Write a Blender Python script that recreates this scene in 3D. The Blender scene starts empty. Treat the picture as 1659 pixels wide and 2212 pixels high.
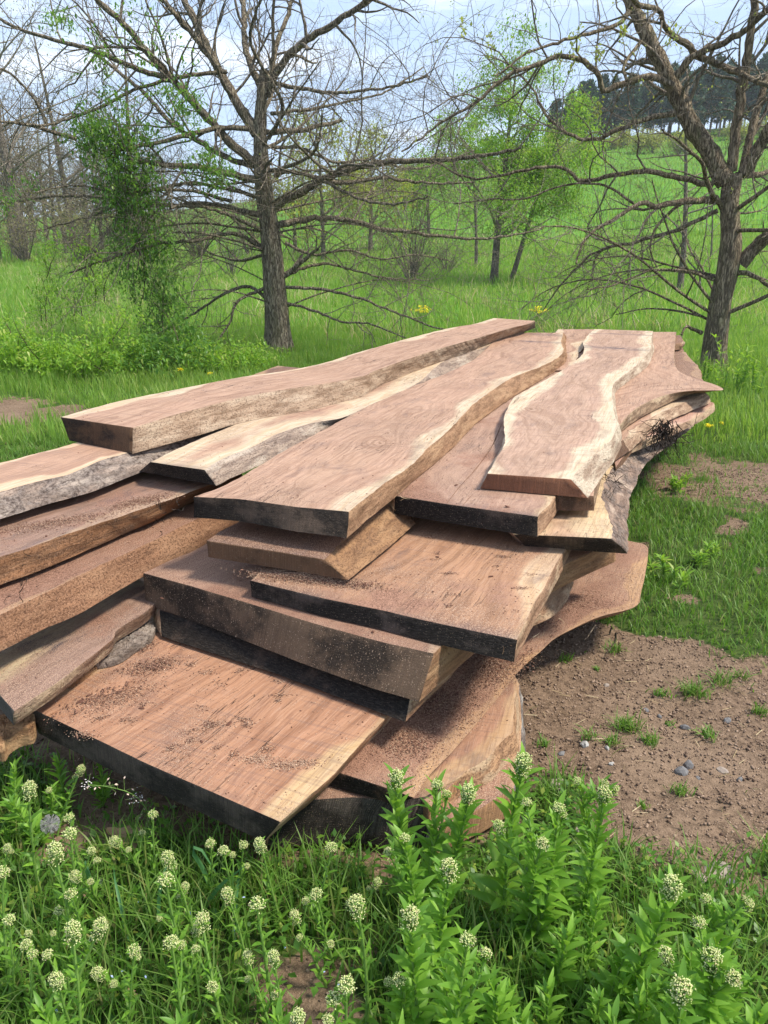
import bpy, math, random
import numpy as np
from mathutils import Vector, Matrix, noise as mnoise
from mathutils.geometry import delaunay_2d_cdt

R = math.radians
scene = bpy.context.scene
col = scene.collection

# ---------------------------------------------------------------- camera, sky, sun
H = 1.50
PITCH = 19.84
FPX = 1680.0          # focal length in units of a 1659 x 2212 picture
cam_d = bpy.data.cameras.new('camera')
cam = bpy.data.objects.new('camera', cam_d)
col.objects.link(cam)
cam.location = (0, 0, H)
cam.rotation_euler = (R(90 - PITCH), 0, 0)
cam_d.sensor_fit = 'VERTICAL'
cam_d.sensor_height = 24
cam_d.lens = FPX / 2212 * 24
cam_d.clip_start = 0.02
cam_d.clip_end = 2000
scene.camera = cam
scene.render.resolution_x = 768
scene.render.resolution_y = 1024
scene.view_settings.view_transform = 'Standard'
scene.view_settings.look = 'None'
scene.view_settings.exposure = EXPOSURE = 0.70
scene.view_settings.gamma = 1
SUN_EL, SUN_AZ = 57, 102          # azimuth measured from +Y (away from the camera) towards +X
sd = bpy.data.lights.new('sun', 'SUN')
sd.energy = 3.7
sd.angle = R(10)
sd.color = (1.0, 0.92, 0.79)
sun = bpy.data.objects.new('sun', sd)
col.objects.link(sun)
sv = Vector((math.sin(R(SUN_AZ)) * math.cos(R(SUN_EL)), math.cos(R(SUN_AZ)) * math.cos(R(SUN_EL)), math.sin(R(SUN_EL))))
sun.rotation_euler = sv.to_track_quat('Z', 'Y').to_euler()
sun.location = sv * 30
world = bpy.data.worlds.new('World')
scene.world = world
world.use_nodes = True

class NT:
    """small helper round a node tree"""
    def __init__(s, tree):
        s.t = tree; s.t.nodes.clear()
    def n(s, typ, ins=None, **props):
        nd = s.t.nodes.new(typ)
        for k, v in props.items():
            setattr(nd, k, v)
        if ins:
            for k, v in ins.items():
                s.set(nd, k, v)
        return nd
    def set(s, nd, k, v):
        sock = nd.inputs[k]
        if isinstance(v, bpy.types.NodeSocket):
            s.t.links.new(v, sock)
        elif isinstance(v, bpy.types.Node):
            s.t.links.new(v.outputs[0], sock)
        else:
            if sock.type == 'RGBA' and len(v) == 3:
                v = (*v, 1)
            sock.default_value = v
    def math(s, op, a, b=0.0, c=0.0, clamp=False):
        nd = s.n('ShaderNodeMath', {0: a, 1: b, 2: c}, operation=op); nd.use_clamp = clamp
        return nd.outputs[0]
    def mix(s, f, a, b, blend='MIX'):
        nd = s.n('ShaderNodeMix', data_type='RGBA', blend_type=blend)
        s.set(nd, 0, f); s.set(nd, 6, a); s.set(nd, 7, b)
        return nd.outputs[2]
    def mapping(s, v, scale=(1, 1, 1), loc=(0, 0, 0), rot=(0, 0, 0)):
        return s.n('ShaderNodeMapping', {'Vector': v, 'Scale': scale, 'Location': loc, 'Rotation': rot}).outputs[0]
    def noise(s, v, scale, detail=3, rough=0.5, dist=0.0, out=0):
        return s.n('ShaderNodeTexNoise', {'Vector': v, 'Scale': scale, 'Detail': detail, 'Roughness': rough, 'Distortion': dist}).outputs[out]
    def step(s, v, lo, hi, a=0.0, b=1.0):
        nd = s.n('ShaderNodeMapRange', {'Value': v, 1: lo, 2: hi, 3: a, 4: b}, interpolation_type='SMOOTHSTEP')
        return nd.outputs[0]
    def attr(s, name):
        return s.n('ShaderNodeAttribute', attribute_name=name).outputs['Fac']
    def bump(s, h, strength=0.5, dist=0.01, normal=None):
        nd = s.n('ShaderNodeBump', {'Height': h, 'Strength': strength, 'Distance': dist})
        if normal is not None: s.set(nd, 'Normal', normal)
        return nd.outputs[0]

w = NT(world.node_tree)
sky = w.n('ShaderNodeTexSky', sky_type='NISHITA')
sky.sun_disc = False
sky.sun_elevation = R(SUN_EL)
sky.sun_rotation = R(SUN_AZ)
sky.air_density = 1.0; sky.dust_density = 1.0; sky.ozone_density = 1.2
geo = w.n('ShaderNodeTexCoord').outputs['Generated']
cv = w.mapping(geo, (1.0, 1.0, 4.5), (0.3, 0.1, 0.0))
c1 = w.noise(cv, 2.2, 7, 0.55, 0.4)
c2 = w.noise(w.mapping(geo, (1, 1, 9), (2, 0.4, 0)), 1.3, 6, 0.6, 0.8)
cm = w.step(w.math('ADD', w.math('MULTIPLY', c1, 0.6), w.math('MULTIPLY', c2, 0.4)), 0.47, 0.66)
skycol = w.mix(w.math('MULTIPLY', cm, 0.85), w.mix(0.6, sky.outputs[0], (6.6, 8.6, 12.0)), (12.5, 12.7, 13.2))
bg = w.n('ShaderNodeBackground', {'Color': skycol, 'Strength': 0.084})
wo = w.n('ShaderNodeOutputWorld', {'Surface': bg})

# ---------------------------------------------------------------- measuring helpers
CPI, SPI = math.cos(R(PITCH)), math.sin(R(PITCH))
def ray(x, y):
    dx = (x - 829.5) / FPX; dy = -(y - 1106) / FPX
    return (dx, CPI + dy * SPI, -SPI + dy * CPI)
def P(x, y, z=0.0, k=0.0, y0=0.0):
    """point of the plane z + k*(Y-y0) seen in direction x, y"""
    d = ray(x, y)
    t = (z - k * y0 - H) / (d[2] - k * d[1])
    return Vector((d[0] * t, d[1] * t, H + d[2] * t))
def PD(x, y, Y):
    d = ray(x, y); t = Y / d[1]
    return Vector((d[0] * t, Y, H + d[2] * t))

# terrain: level by the woodpile, rising to a long hill on the right
RX = [-900, 0, 400, 700, 850, 1000, 1180, 1400, 1659, 2500]
RY = [480, 476, 455, 415, 380, 350, 305, 280, 258, 235]
HD = 130.0
def tz(y):
    d = ray(829.5, y); return d[2] / d[1]
RT = [tz(y) for y in RY]
def fbm(x, y, s=1.0, o=4, seed=0):
    return mnoise.fractal(Vector((x * s + seed * 17.3, y * s - seed * 9.1, seed * 3.7)), 1.0, 2.0, o)
def ground_z(X, Y):
    X = np.asarray(X, float); Y = np.asarray(Y, float)
    a = X / np.maximum(Y, 4.0)
    te = np.interp(a * FPX + 829.5, RX, RT)
    hr = np.maximum(H + HD * te, 0.5)
    s = np.clip((Y - 16) / (HD - 16), 0, 1)
    prof = s ** 1.35
    und = 0.05 * np.sin(X * 0.5 + 1.0) * np.sin(Y * 0.4) * np.clip((Y - 7) / 8, 0, 1)
    und2 = 0.7 * np.sin(X * 0.06 + 2.0) * np.sin(Y * 0.07 + 1) * np.clip((Y - 30) / 50, 0, 1) * np.clip((130 - Y) / 40, 0, 1)
    return hr * prof + und + und2 - np.clip((Y - HD) / 60, 0, 3) * 2.0
def gz(x, y): return float(ground_z(x, y))
def PG(x, y):
    """point of the terrain seen in direction x, y"""
    d = ray(x, y); t = 0.5; 
    if d[2] > -0.002 and d[2] >= 0 and y < 300: return PD(x, y, 120)
    prev = t
    while t < 200:
        if H + d[2] * t < gz(d[0] * t, d[1] * t): break
        prev = t; t *= 1.03
    lo, hi = prev, t
    for _ in range(20):
        m = (lo + hi) / 2
        if H + d[2] * m < gz(d[0] * m, d[1] * m): hi = m
        else: lo = m
    return Vector((d[0] * hi, d[1] * hi, gz(d[0] * hi, d[1] * hi)))

# ---------------------------------------------------------------- object helpers
def tag(o, label=None, cat=None, group=None, kind=None):
    if label: o['label'] = label
    if cat: o['category'] = cat
    if group: o['group'] = group
    if kind: o['kind'] = kind
    return o
def link(name, me, parent=None, mats=()):
    o = bpy.data.objects.new(name, me)
    col.objects.link(o)
    for m in mats: me.materials.append(m)
    if parent is not None: o.parent = parent
    return o
def empty(name, loc=(0, 0, 0), rz=0.0):
    o = bpy.data.objects.new(name, None)
    o.empty_display_size = 0.1
    col.objects.link(o); o.location = loc; o.rotation_euler = (0, 0, rz)
    return o
def copy_tree(o, parent=None):
    c = o.copy(); col.objects.link(c)
    if parent is not None: c.parent = parent
    for ch in [k for k in bpy.data.objects if k.parent == o and k != c]:
        copy_tree(ch, c)
    return c
def np_mesh(name, V, F, smooth=False, attrs=None, mat_idx=None):
    """V (n,3), F (m,4) or (m,3) arrays -> mesh"""
    V = np.asarray(V, np.float32); F = np.asarray(F, np.int32)
    me = bpy.data.meshes.new(name)
    me.vertices.add(len(V)); me.vertices.foreach_set('co', V.ravel())
    k = F.shape[1]
    me.loops.add(F.size); me.loops.foreach_set('vertex_index', F.ravel())
    me.polygons.add(len(F)); me.polygons.foreach_set('loop_start', np.arange(0, F.size, k, dtype=np.int32))
    me.polygons.foreach_set('loop_total', np.full(len(F), k, np.int32))
    if smooth: me.polygons.foreach_set('use_smooth', np.ones(len(F), bool))
    if mat_idx is not None: me.polygons.foreach_set('material_index', np.asarray(mat_idx, np.int32))
    if attrs:
        for a, v in attrs.items():
            at = me.attributes.new(a, 'FLOAT', 'POINT'); at.data.foreach_set('value', np.asarray(v, np.float32))
    me.update(calc_edges=True); me.validate()
    return me

class Tubes:
    def __init__(s): s.V = []; s.F = []; s.n = 0; s.A = []
    def add(s, pts, rad, k=6, val=None, cap=False):
        P_ = np.array([tuple(p) for p in pts], float); n = len(P_)
        r = np.broadcast_to(np.asarray(rad, float), (n,))
        T = np.gradient(P_, axis=0); T /= np.linalg.norm(T, axis=1)[:, None] + 1e-9
        ref = np.array([0.13, 0.21, 1.0]) if abs(T[:, 2].mean()) < 0.8 else np.array([1.0, 0.2, 0.1])
        A = np.cross(T, ref); A /= np.linalg.norm(A, axis=1)[:, None] + 1e-9
        B = np.cross(T, A)
        th = np.arange(k) * 2 * math.pi / k
        ring = P_[:, None, :] + r[:, None, None] * (np.cos(th)[None, :, None] * A[:, None, :] + np.sin(th)[None, :, None] * B[:, None, :])
        s.V.append(ring.reshape(-1, 3))
        i = np.arange(n - 1)[:, None] * k; j = np.arange(k)[None, :]
        a = i + j; b = i + (j + 1) % k
        F = np.stack([a, b, b + k, a + k], -1).reshape(-1, 4) + s.n
        s.F.append(F)
        s.A.append(np.full(n * k, random.random() if val is None else val))
        m = n * k
        if cap:
            c0 = s.n + (n - 1) * k
            if k == 4: s.F.append(np.array([[c0, c0 + 1, c0 + 2, c0 + 3]]))
            else:
                s.V.append(P_[-1:]); s.A.append(np.array([0.5]))
                cc = s.n + m; m += 1
                s.F.append(np.array([[c0 + q, c0 + (q + 1) % k, cc, cc] for q in range(k)])[:, :4])
        s.n += m
    def mesh(s, name, smooth=True):
        F = np.concatenate(s.F)
        return np_mesh(name, np.concatenate(s.V), F, smooth, {'rnd': np.concatenate(s.A)})
    def build(s, name, mat, parent=None):
        return link(name, s.mesh(name), parent, [mat])

def rand_rot(n, rng, tilt=None, yaw=None):
    """n rotation matrices: yaw about z after tilting about x"""
    yw = rng.uniform(0, 2 * math.pi, n) if yaw is None else yaw
    tl = rng.uniform(-1.2, 1.2, n) if tilt is None else tilt
    c, s_ = np.cos(yw), np.sin(yw); ct, st = np.cos(tl), np.sin(tl)
    M = np.zeros((n, 3, 3))
    M[:, 0, 0] = c; M[:, 0, 1] = -s_ * ct; M[:, 0, 2] = s_ * st
    M[:, 1, 0] = s_; M[:, 1, 1] = c * ct; M[:, 1, 2] = -c * st
    M[:, 2, 1] = st; M[:, 2, 2] = ct
    return M
def scatter(name, tV, tF, pos, M, sc, rng, smooth=False, extra=None):
    """one mesh of many small copies of a template"""
    tV = np.asarray(tV, float); tF = np.asarray(tF, int)
    pos = np.asarray(pos, float); n = len(pos); m = len(tV)
    sc = np.asarray(sc, float)
    if sc.ndim == 1: sc = sc[:, None] * np.ones(3)
    V = np.einsum('nij,nmj->nmi', M, tV[None] * sc[:, None, :]) + pos[:, None, :]
    F = tF[None] + (np.arange(n) * m)[:, None, None]
    at = {'rnd': np.repeat(rng.random(n), m), 'up': np.tile(tV[:, 1] if extra is None else extra, n)}
    return np_mesh(name, V.reshape(-1, 3), F.reshape(-1, tF.shape[1]), smooth, at)
LEAF_V = [(0, 0, 0), (-.17, .3, .05), (0, .33, 0), (.17, .3, .05), (-.13, .68, .03), (0, .7, -.03), (.13, .68, .03), (0, 1, -.1)]
LEAF_F = [(0, 2, 1, 1), (0, 3, 2, 2), (1, 2, 5, 4), (2, 3, 6, 5), (4, 5, 7, 7), (5, 6, 7, 7)]
LEAF3_F = [(0, 2, 1), (0, 3, 2), (1, 2, 5), (1, 5, 4), (2, 3, 6), (2, 6, 5), (4, 5, 7), (5, 6, 7)]
CARD_V = [(0, 0, 0), (-.28, .45, .06), (0, 1, -.05), (.28, .45, .06)]
CARD_F = [(0, 3, 2, 1)]
def grass_mesh(name, X, Y, Z, h, wd, rng, lean=0.35):
    n = len(X)
    yaw = rng.uniform(0, 2 * math.pi, n); ln = rng.uniform(0.08, 1, n) * lean; fy = yaw + rng.normal(0, .4, n)
    dx, dy = np.cos(yaw), np.sin(yaw)
    tx, ty = np.cos(fy + math.pi / 2), np.sin(fy + math.pi / 2)
    lv = np.array([0, .35, .7, 1.0]); ww = np.array([.9, 1, .7, .06])
    V = np.zeros((n, 8, 3)); up = np.zeros((n, 8))
    for i in range(4):
        off = h * ln * lv[i] ** 2 * 1.3; zz = h * (lv[i] - ln * .35 * lv[i] ** 2)
        for s_, sg in ((0, -1), (1, 1)):
            V[:, i * 2 + s_, 0] = X + dx * off + sg * tx * wd * ww[i] * .5
            V[:, i * 2 + s_, 1] = Y + dy * off + sg * ty * wd * ww[i] * .5
            V[:, i * 2 + s_, 2] = Z + zz
            up[:, i * 2 + s_] = lv[i]
    F = np.array([[0, 1, 3, 2], [2, 3, 5, 4], [4, 5, 7, 6]])[None] + (np.arange(n) * 8)[:, None, None]
    return np_mesh(name, V.reshape(-1, 3), F.reshape(-1, 4), True, {'rnd': np.repeat(rng.random(n), 8), 'up': up.ravel()})

# ---------------------------------------------------------------- materials
def new_mat(name):
    m = bpy.data.materials.new(name); m.use_nodes = True
    return m, NT(m.node_tree)
def finish(t, colr, rough=0.8, normal=None, spec=0.3, trans=0.0, tcol=None):
    b = t.n('ShaderNodeBsdfPrincipled', {'Base Color': colr, 'Roughness': rough, 'Specular IOR Level': spec})
    if normal is not None: t.set(b, 'Normal', normal)
    sh = b.outputs[0]
    if trans > 0:
        tr = t.n('ShaderNodeBsdfTranslucent', {'Color': tcol if tcol is not None else colr})
        sh = t.n('ShaderNodeMixShader', {0: trans, 1: sh, 2: tr.outputs[0]}).outputs[0]
    t.n('ShaderNodeOutputMaterial', {'Surface': sh})
def leaf_mat(name, c0, c1, c2=None, trans=0.35, rough=0.5, tip=None, patch=0):
    m, t = new_mat(name)
    r = t.attr('rnd')
    c = t.mix(r, c0, c1)
    if patch:
        oc = t.n('ShaderNodeTexCoord').outputs['Object']; oc = t.mapping(oc, (1, .6, 0))
        p1 = t.noise(oc, patch, 5, 0.65); p2 = t.noise(oc, patch * 5.0, 4, 0.6)
        c = t.mix(t.math('MULTIPLY', t.step(p1, 0.48, 0.70), 0.5), c, (0.30, 0.36, 0.10))
        c = t.mix(t.math('MULTIPLY', t.step(p2, 0.46, 0.30), 0.6), c, (0.05, 0.14, 0.02))
    if c2: c = t.mix(t.step(r, 0.82, 0.9), c, c2)
    if tip: c = t.mix(t.step(t.attr('up'), 0.2, 1.0), c, tip)
    tc = t.mix(0.5, c, (c1[0] * 1.6, c1[1] * 1.5, c1[2] * .7))
    finish(t, c, rough, None, 0.35, trans, tc)
    return m

def wood_top(name, heart=(0.37, 0.225, 0.155), heart2=(0.23, 0.13, 0.085), sap=(0.70, 0.56, 0.37), sapw=0.05,
             dust=0.3, stain=0.35, enddark=0.5, seed=0.0, wet=0.0, coat=0.0):
    m, t = new_mat(name)
    co = t.mapping(t.n('ShaderNodeTexCoord').outputs['Object'], loc=(seed * 3.1, seed * 1.7, 0))
    eL, eE, kn = t.attr('eL'), t.attr('eE'), t.attr('knot')
    lowd = t.noise(co, 2.2, 3, 0.5)
    kinf = t.math('EXPONENT', t.math('MULTIPLY', kn, -14.0))
    sx = t.n('ShaderNodeSeparateXYZ', {0: co})
    # growth figure: long lines that follow the edges and bend round knots
    ring_in = t.math('ADD', t.math('ADD', t.math('MULTIPLY', t.attr('eA'), 1.0), t.math('MULTIPLY', lowd, 0.26)), t.math('MULTIPLY', kinf, 0.25))
    ring_v = t.n('ShaderNodeCombineXYZ', {0: t.math('MULTIPLY', sx.outputs[0], 0.5), 1: t.math('MULTIPLY', ring_in, 9.0), 2: seed})
    rings = t.noise(ring_v, 5.0, 5, 0.62)
    rings2 = t.noise(ring_v, 1.4, 2, 0.5)
    g = t.noise(t.mapping(co, (5, 130, 1)), 1.0, 6, 0.65)
    g2 = t.noise(t.mapping(co, (14, 420, 1)), 1.0, 3, 0.6)
    c = t.mix(t.step(rings, 0.34, 0.60), t.mix(0.22, heart2, heart), heart)
    rf = t.noise(t.n('ShaderNodeCombineXYZ', {0: t.math('MULTIPLY', sx.outputs[0], 0.9), 1: t.math('MULTIPLY', ring_in, 42.0), 2: seed}), 5.0, 3, 0.6)
    c = t.mix(t.math('MULTIPLY', t.step(rf, 0.50, 0.66), 0.32), c, heart2)
    c = t.mix(t.math('MULTIPLY', t.step(rings2, 0.42, 0.62), 0.2), c, (heart[0] * 1.25, heart[1] * 1.2, heart[2] * 1.25))
    # sapwood band along live edges
    sw = t.math('ADD', eL, t.math('ADD', t.math('MULTIPLY', t.math('SUBTRACT', lowd, 0.5), 0.30), t.math('MULTIPLY', t.math('SUBTRACT', g, 0.5), 0.012)))
    sapm = t.step(sw, sapw * 1.05, sapw * 0.5)
    sapc = t.mix(t.step(rings, 0.4, 0.65), sap, (sap[0] * .84, sap[1] * .78, sap[2] * .68))
    if sapw > 0: c = t.mix(t.math('MULTIPLY', sapm, 0.76), c, sapc)
    c = t.mix(t.math('MULTIPLY', t.step(g, 0.46, 0.68), 0.62), c, t.mix(0.6, c, (0.10, 0.05, 0.035)))
    mot = t.noise(t.mapping(co, (3, 9, 1), (seed * 2, 0, 0)), 2.2, 5, 0.6)
    c = t.mix(t.math('MULTIPLY', t.step(mot, 0.48, 0.68), 0.38), c, t.mix(0.75, c, heart2))
    c = t.mix(t.math('MULTIPLY', t.step(g2, 0.5, 0.7), 0.25), c, t.mix(0.6, c, (0.75, 0.6, 0.5)))
    # the band saw leaves fine lines across the board
    sawc = t.n('ShaderNodeCombineXYZ', {0: t.math('ADD', t.math('MULTIPLY', sx.outputs[0], 95.0), t.math('MULTIPLY', sx.outputs[1], 9.0)), 1: t.math('MULTIPLY', sx.outputs[1], 3.0), 2: 0.0})
    saw = t.noise(sawc, 1.0, 3, 0.6)
    sawm = t.noise(co, 5.0, 3, 0.5)
    sawf = t.math('MULTIPLY', t.step(saw, 0.50, 0.62), t.step(sawm, 0.36, 0.58))
    c = t.mix(t.math('MULTIPLY', sawf, 0.5), c, t.mix(0.6, c, (0.13, 0.085, 0.075)))
    # stains: grey blotches, darker towards the cut ends
    st = t.noise(t.mapping(co, (3.0, 6.5, 1), (seed, 0, 0)), 1.3, 7, 0.68)
    c = t.mix(t.math('MULTIPLY', t.step(st, 0.53, 0.68), min(1, stain * 1.5)), c, t.mix(t.step(g, 0.4, 0.6), (0.055, 0.045, 0.055), t.mix(0.5, c, (0.10, 0.07, 0.07))))
    ck = t.math('ABSOLUTE', t.math('SUBTRACT', t.noise(t.mapping(co, (1.6, 26, 1), (seed, seed, 0)), 1.0, 3, 0.5, 0.3), 0.5))
    ckm = t.math('MULTIPLY', t.step(ck, 0.005, 0.001), t.step(t.noise(co, 2.1, 2, 0.5), 0.54, 0.62))
    c = t.mix(t.math('MULTIPLY', ckm, 0.85), c, (0.035, 0.02, 0.015))
    c = t.mix(t.math('MULTIPLY', t.math('MULTIPLY', t.step(t.math('ADD', eE, t.math('MULTIPLY', st, 0.14)), 0.13, 0.03), enddark), 1.0), c, (0.07, 0.05, 0.055))
    # knot
    kr = t.n('ShaderNodeMath', {0: t.math('MULTIPLY', t.math('ADD', kn, t.math('MULTIPLY', lowd, 0.03)), 330.0)}, operation='SINE').outputs[0]
    c = t.mix(t.math('MULTIPLY', t.math('MULTIPLY', t.step(kn, 0.10, 0.01), t.step(kr, 0.0, 0.8)), 0.55), c, (0.2, 0.11, 0.06))
    c = t.mix(t.step(kn, 0.016, 0.006), c, (0.16, 0.09, 0.05))
    br = t.noise(t.mapping(co, (60, 5, 1)), 1.0, 5, 0.6)
    c = t.mix(t.math('MULTIPLY', t.attr('bar'), t.step(br, 0.44, 0.56)), c, (0.07, 0.055, 0.065))
    # sawdust clinging to the surface
    dm = t.step(t.noise(co, 3.0, 5, 0.6), 0.62 - dust * 0.5, 0.80 - dust * 0.3)
    sp1 = t.step(t.noise(co, 330.0, 2, 0.5), 0.50, 0.62)
    sp2 = t.step(t.noise(co, 190.0, 3, 0.6), 0.58, 0.66)
    c = t.mix(t.math('MULTIPLY', t.math('MULTIPLY', dm, sp1), min(1, 0.35 + dust)), c, (0.50, 0.33, 0.23))
    c = t.mix(t.math('MULTIPLY', t.math('MULTIPLY', dm, sp2), 0.7), c, (0.16, 0.075, 0.05))
    if coat > 0:   # fine red-brown dust lying in drifts
        cn = t.noise(t.mapping(co, (1, 1, 1), (seed * 5, 3, 0)), 3.2, 6, 0.6)
        cf = t.noise(co, 240.0, 3, 0.6)
        cc = t.mix(t.step(cf, 0.35, 0.65), (0.13, 0.062, 0.04), (0.36, 0.20, 0.135))
        c = t.mix(t.math('MULTIPLY', t.step(t.math('ADD', cn, t.math('MULTIPLY', t.math('SUBTRACT', cf, 0.5), 0.25)), 0.66 - coat * 0.36, 0.76 - coat * 0.30), t.math('SUBTRACT', 0.9, t.math('MULTIPLY', sapm, 0.6))), c, cc)
    hb = t.math('ADD', t.math('MULTIPLY', g, 0.5), t.math('ADD', t.math('MULTIPLY', saw, 0.35), t.math('MULTIPLY', t.math('ADD', sp1, sp2), t.math('MULTIPLY', dm, 0.5))))
    rg = t.math('SUBTRACT', 0.72, t.math('MULTIPLY', t.step(st, 0.45, 0.7), 0.3 * wet))
    hb = t.math('SUBTRACT', hb, t.math('MULTIPLY', ckm, 2.0))
    finish(t, c, rg, t.bump(hb, 0.8, 0.003), 0.3)
    return m

def wood_side(name, base=(0.36, 0.22, 0.135), dark=(0.12, 0.065, 0.04), light=(0.55, 0.42, 0.28), bark=0.3, dust=0.4, seed=0.0):
    m, t = new_mat(name)
    co = t.mapping(t.n('ShaderNodeTexCoord').outputs['Object'], loc=(seed * 2.3, seed, 0))
    g = t.noise(t.mapping(co, (6, 30, 60)), 1.0, 5, 0.65)
    lo = t.noise(t.mapping(co, (1.5, 3, 6)), 2.6, 6, 0.6)
    bl = t.noise(t.mapping(co, (1, 2, 2.2)), 9.0, 7, 0.7, 0.6)
    c = t.mix(t.step(g, 0.34, 0.64), t.mix(0.75, base, dark), base)
    c = t.mix(t.step(lo, 0.48, 0.62), c, t.mix(0.6, c, light))
    bm = t.math('MULTIPLY', t.step(bl, 0.60 - bark * 0.22, 0.66 - bark * 0.1), min(1, 0.35 + bark))
    barkc = t.mix(t.step(t.noise(co, 60.0, 5, 0.7), 0.35, 0.65), (0.055, 0.04, 0.035), (0.27, 0.22, 0.19))
    c = t.mix(bm, c, t.mix(bark, dark, barkc))
    sp1 = t.step(t.noise(co, 340.0, 2, 0.5), 0.52, 0.6)
    sp2 = t.step(t.noise(co, 160.0, 3, 0.6), 0.56, 0.64)
    c = t.mix(t.math('MULTIPLY', sp1, dust * .7), c, (0.38, 0.22, 0.135))
    c = t.mix(t.math('MULTIPLY', sp2, dust * 0.8), c, (0.15, 0.075, 0.045))
    cr = t.math('ABSOLUTE', t.math('SUBTRACT', t.noise(t.mapping(co, (5, 14, 30)), 1.0, 4, 0.6, 0.8), 0.5))
    c = t.mix(t.math('MULTIPLY', t.step(cr, 0.012, 0.0), 0.5 if dust < .55 else 0.12), c, (0.06, 0.035, 0.025))
    hb = t.math('ADD', t.math('MULTIPLY', g, 0.8), t.math('ADD', t.math('MULTIPLY', bl, 1.3), t.math('MULTIPLY', sp2, 0.3)))
    finish(t, c, 0.88, t.bump(hb, 1.0, 0.008), 0.12)
    return m

def wood_end(name, base=(0.20, 0.115, 0.075), black=0.7, seed=0.0, specks=0.4):
    m, t = new_mat(name)
    co = t.mapping(t.n('ShaderNodeTexCoord').outputs['Object'], loc=(0, seed * 1.3, seed * .2))
    sx = t.n('ShaderNodeSeparateXYZ', {0: co})
    lw = t.noise(co, 4.0, 3, 0.5)
    arc = t.math('ADD', t.math('ADD', t.math('MULTIPLY', sx.outputs[2], 1.0), t.math('MULTIPLY', t.math('MULTIPLY', sx.outputs[1], sx.outputs[1]), 1.1)), t.math('MULTIPLY', lw, 0.30))
    rg = t.noise(t.n('ShaderNodeCombineXYZ', {0: 0.0, 1: t.math('MULTIPLY', sx.outputs[1], 1.2), 2: t.math('MULTIPLY', arc, 60.0)}), 2.6, 4, 0.6)
    ray_ = t.noise(t.mapping(co, (1, 130, 14), rot=(R(18), 0, 0)), 1.0, 4, 0.65)
    c = t.mix(t.step(rg, 0.38, 0.62), (base[0] * .4, base[1] * .36, base[2] * .36), (base[0] * 1.25, base[1] * 1.25, base[2] * 1.2))
    c = t.mix(t.math('MULTIPLY', t.step(ray_, 0.5, 0.72), 0.5), c, (base[0] * 1.5, base[1] * 1.4, base[2] * 1.25))
    black = black * 1.05; base = (base[0] * 1.15, base[1] * 1.08, base[2] * 1.0)
    bl = t.noise(t.mapping(co, (1, 2.6, 4.0), (0, seed, 0)), 1.5, 7, 0.65)
    scr = t.noise(t.mapping(co, (1, 55, 380), rot=(R(-24), 0, 0)), 1.0, 4, 0.65)
    c = t.mix(t.math('MULTIPLY', t.step(bl, 0.66 - black * .30, 0.76 - black * .26), min(.97, 0.25 + black * .75)), c,
              t.mix(t.step(scr, 0.42, 0.70), (0.012, 0.010, 0.009), (0.050, 0.042, 0.036)))
    sp = t.step(t.noise(co, 260.0, 2, 0.5), 0.645, 0.68)
    c = t.mix(t.math('MULTIPLY', sp, specks), c, (0.5, 0.36, 0.26))
    hb = t.math('ADD', t.math('ADD', t.math('MULTIPLY', rg, 0.6), t.math('ADD', ray_, scr)), t.math('MULTIPLY', sp, 0.8))
    finish(t, c, 0.8, t.bump(hb, 1.0, 0.004), 0.15)
    return m

def bark_mat(name, c0=(0.075, 0.058, 0.04), c1=(0.36, 0.30, 0.21), moss=(0.16, 0.17, 0.06), mossf=0.25, vs=1.0):
    m, t = new_mat(name)
    co = t.n('ShaderNodeTexCoord').outputs['Object']
    f = t.noise(t.mapping(co, (58 * vs, 58 * vs, 11 * vs)), 1.0, 5, 0.6, 1.0)
    f2 = t.noise(t.mapping(co, (9, 9, 3)), 1.0, 3, 0.5)
    c = t.mix(t.step(f, 0.40, 0.56), c0, c1)
    c = t.mix(t.math('MULTIPLY', t.step(f2, 0.5, 0.68), mossf), c, moss)
    rr = t.attr('rnd')
    c = t.mix(t.math('MULTIPLY', rr, 0.35), c, t.mix(0.5, c, (0.32, 0.26, 0.2)))
    finish(t, c, 0.9, t.bump(t.step(f, 0.38, 0.6), 1.0, 0.018), 0.12)
    return m
def plain_mat(name, c0, c1, scale=40, rough=0.8, bump=0.4, spec=0.25, dist=0.004):
    m, t = new_mat(name)
    co = t.n('ShaderNodeTexCoord').outputs['Object']
    f = t.noise(co, scale, 5, 0.6)
    r = t.attr('rnd')
    c = t.mix(t.step(t.math('ADD', t.math('MULTIPLY', f, 0.6), t.math('MULTIPLY', r, 0.4)), 0.25, 0.7), c0, c1)
    finish(t, c, rough, t.bump(f, bump, dist), spec)
    return m
# ---------------------------------------------------------------- ground
def px_poly(pts): return [tuple(P(x, y, 0)[:2]) for x, y in pts]
DIRT = [px_poly([(1020, 1400), (1230, 1330), (1440, 1380), (1660, 1420), (1900, 1450), (2000, 1960), (1660, 1900), (1520, 1875), (1420, 1860), (1290, 1790), (1180, 1700), (1020, 1700)]),
        px_poly([(1370, 1010), (1500, 985), (1800, 1000), (1800, 1075), (1540, 1090), (1400, 1075)]),
        px_poly([(-500, 850), (60, 862), (200, 878), (230, 905), (60, 922), (-500, 922)]),
        px_poly([(100, 1850), (760, 1860), (760, 2040), (600, 2120), (740, 2200), (900, 1850), (1150, 1700), (700, 1600), (100, 1500)]),
        ]
PILE = px_poly([(60, 1640), (580, 1860), (940, 1820), (1130, 1700), (1130, 1500), (1250, 1330), (1280, 1130), (1380, 980), (1420, 840), (1100, 790), (300, 1130), (-400, 1300), (-400, 1600)])
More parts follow.
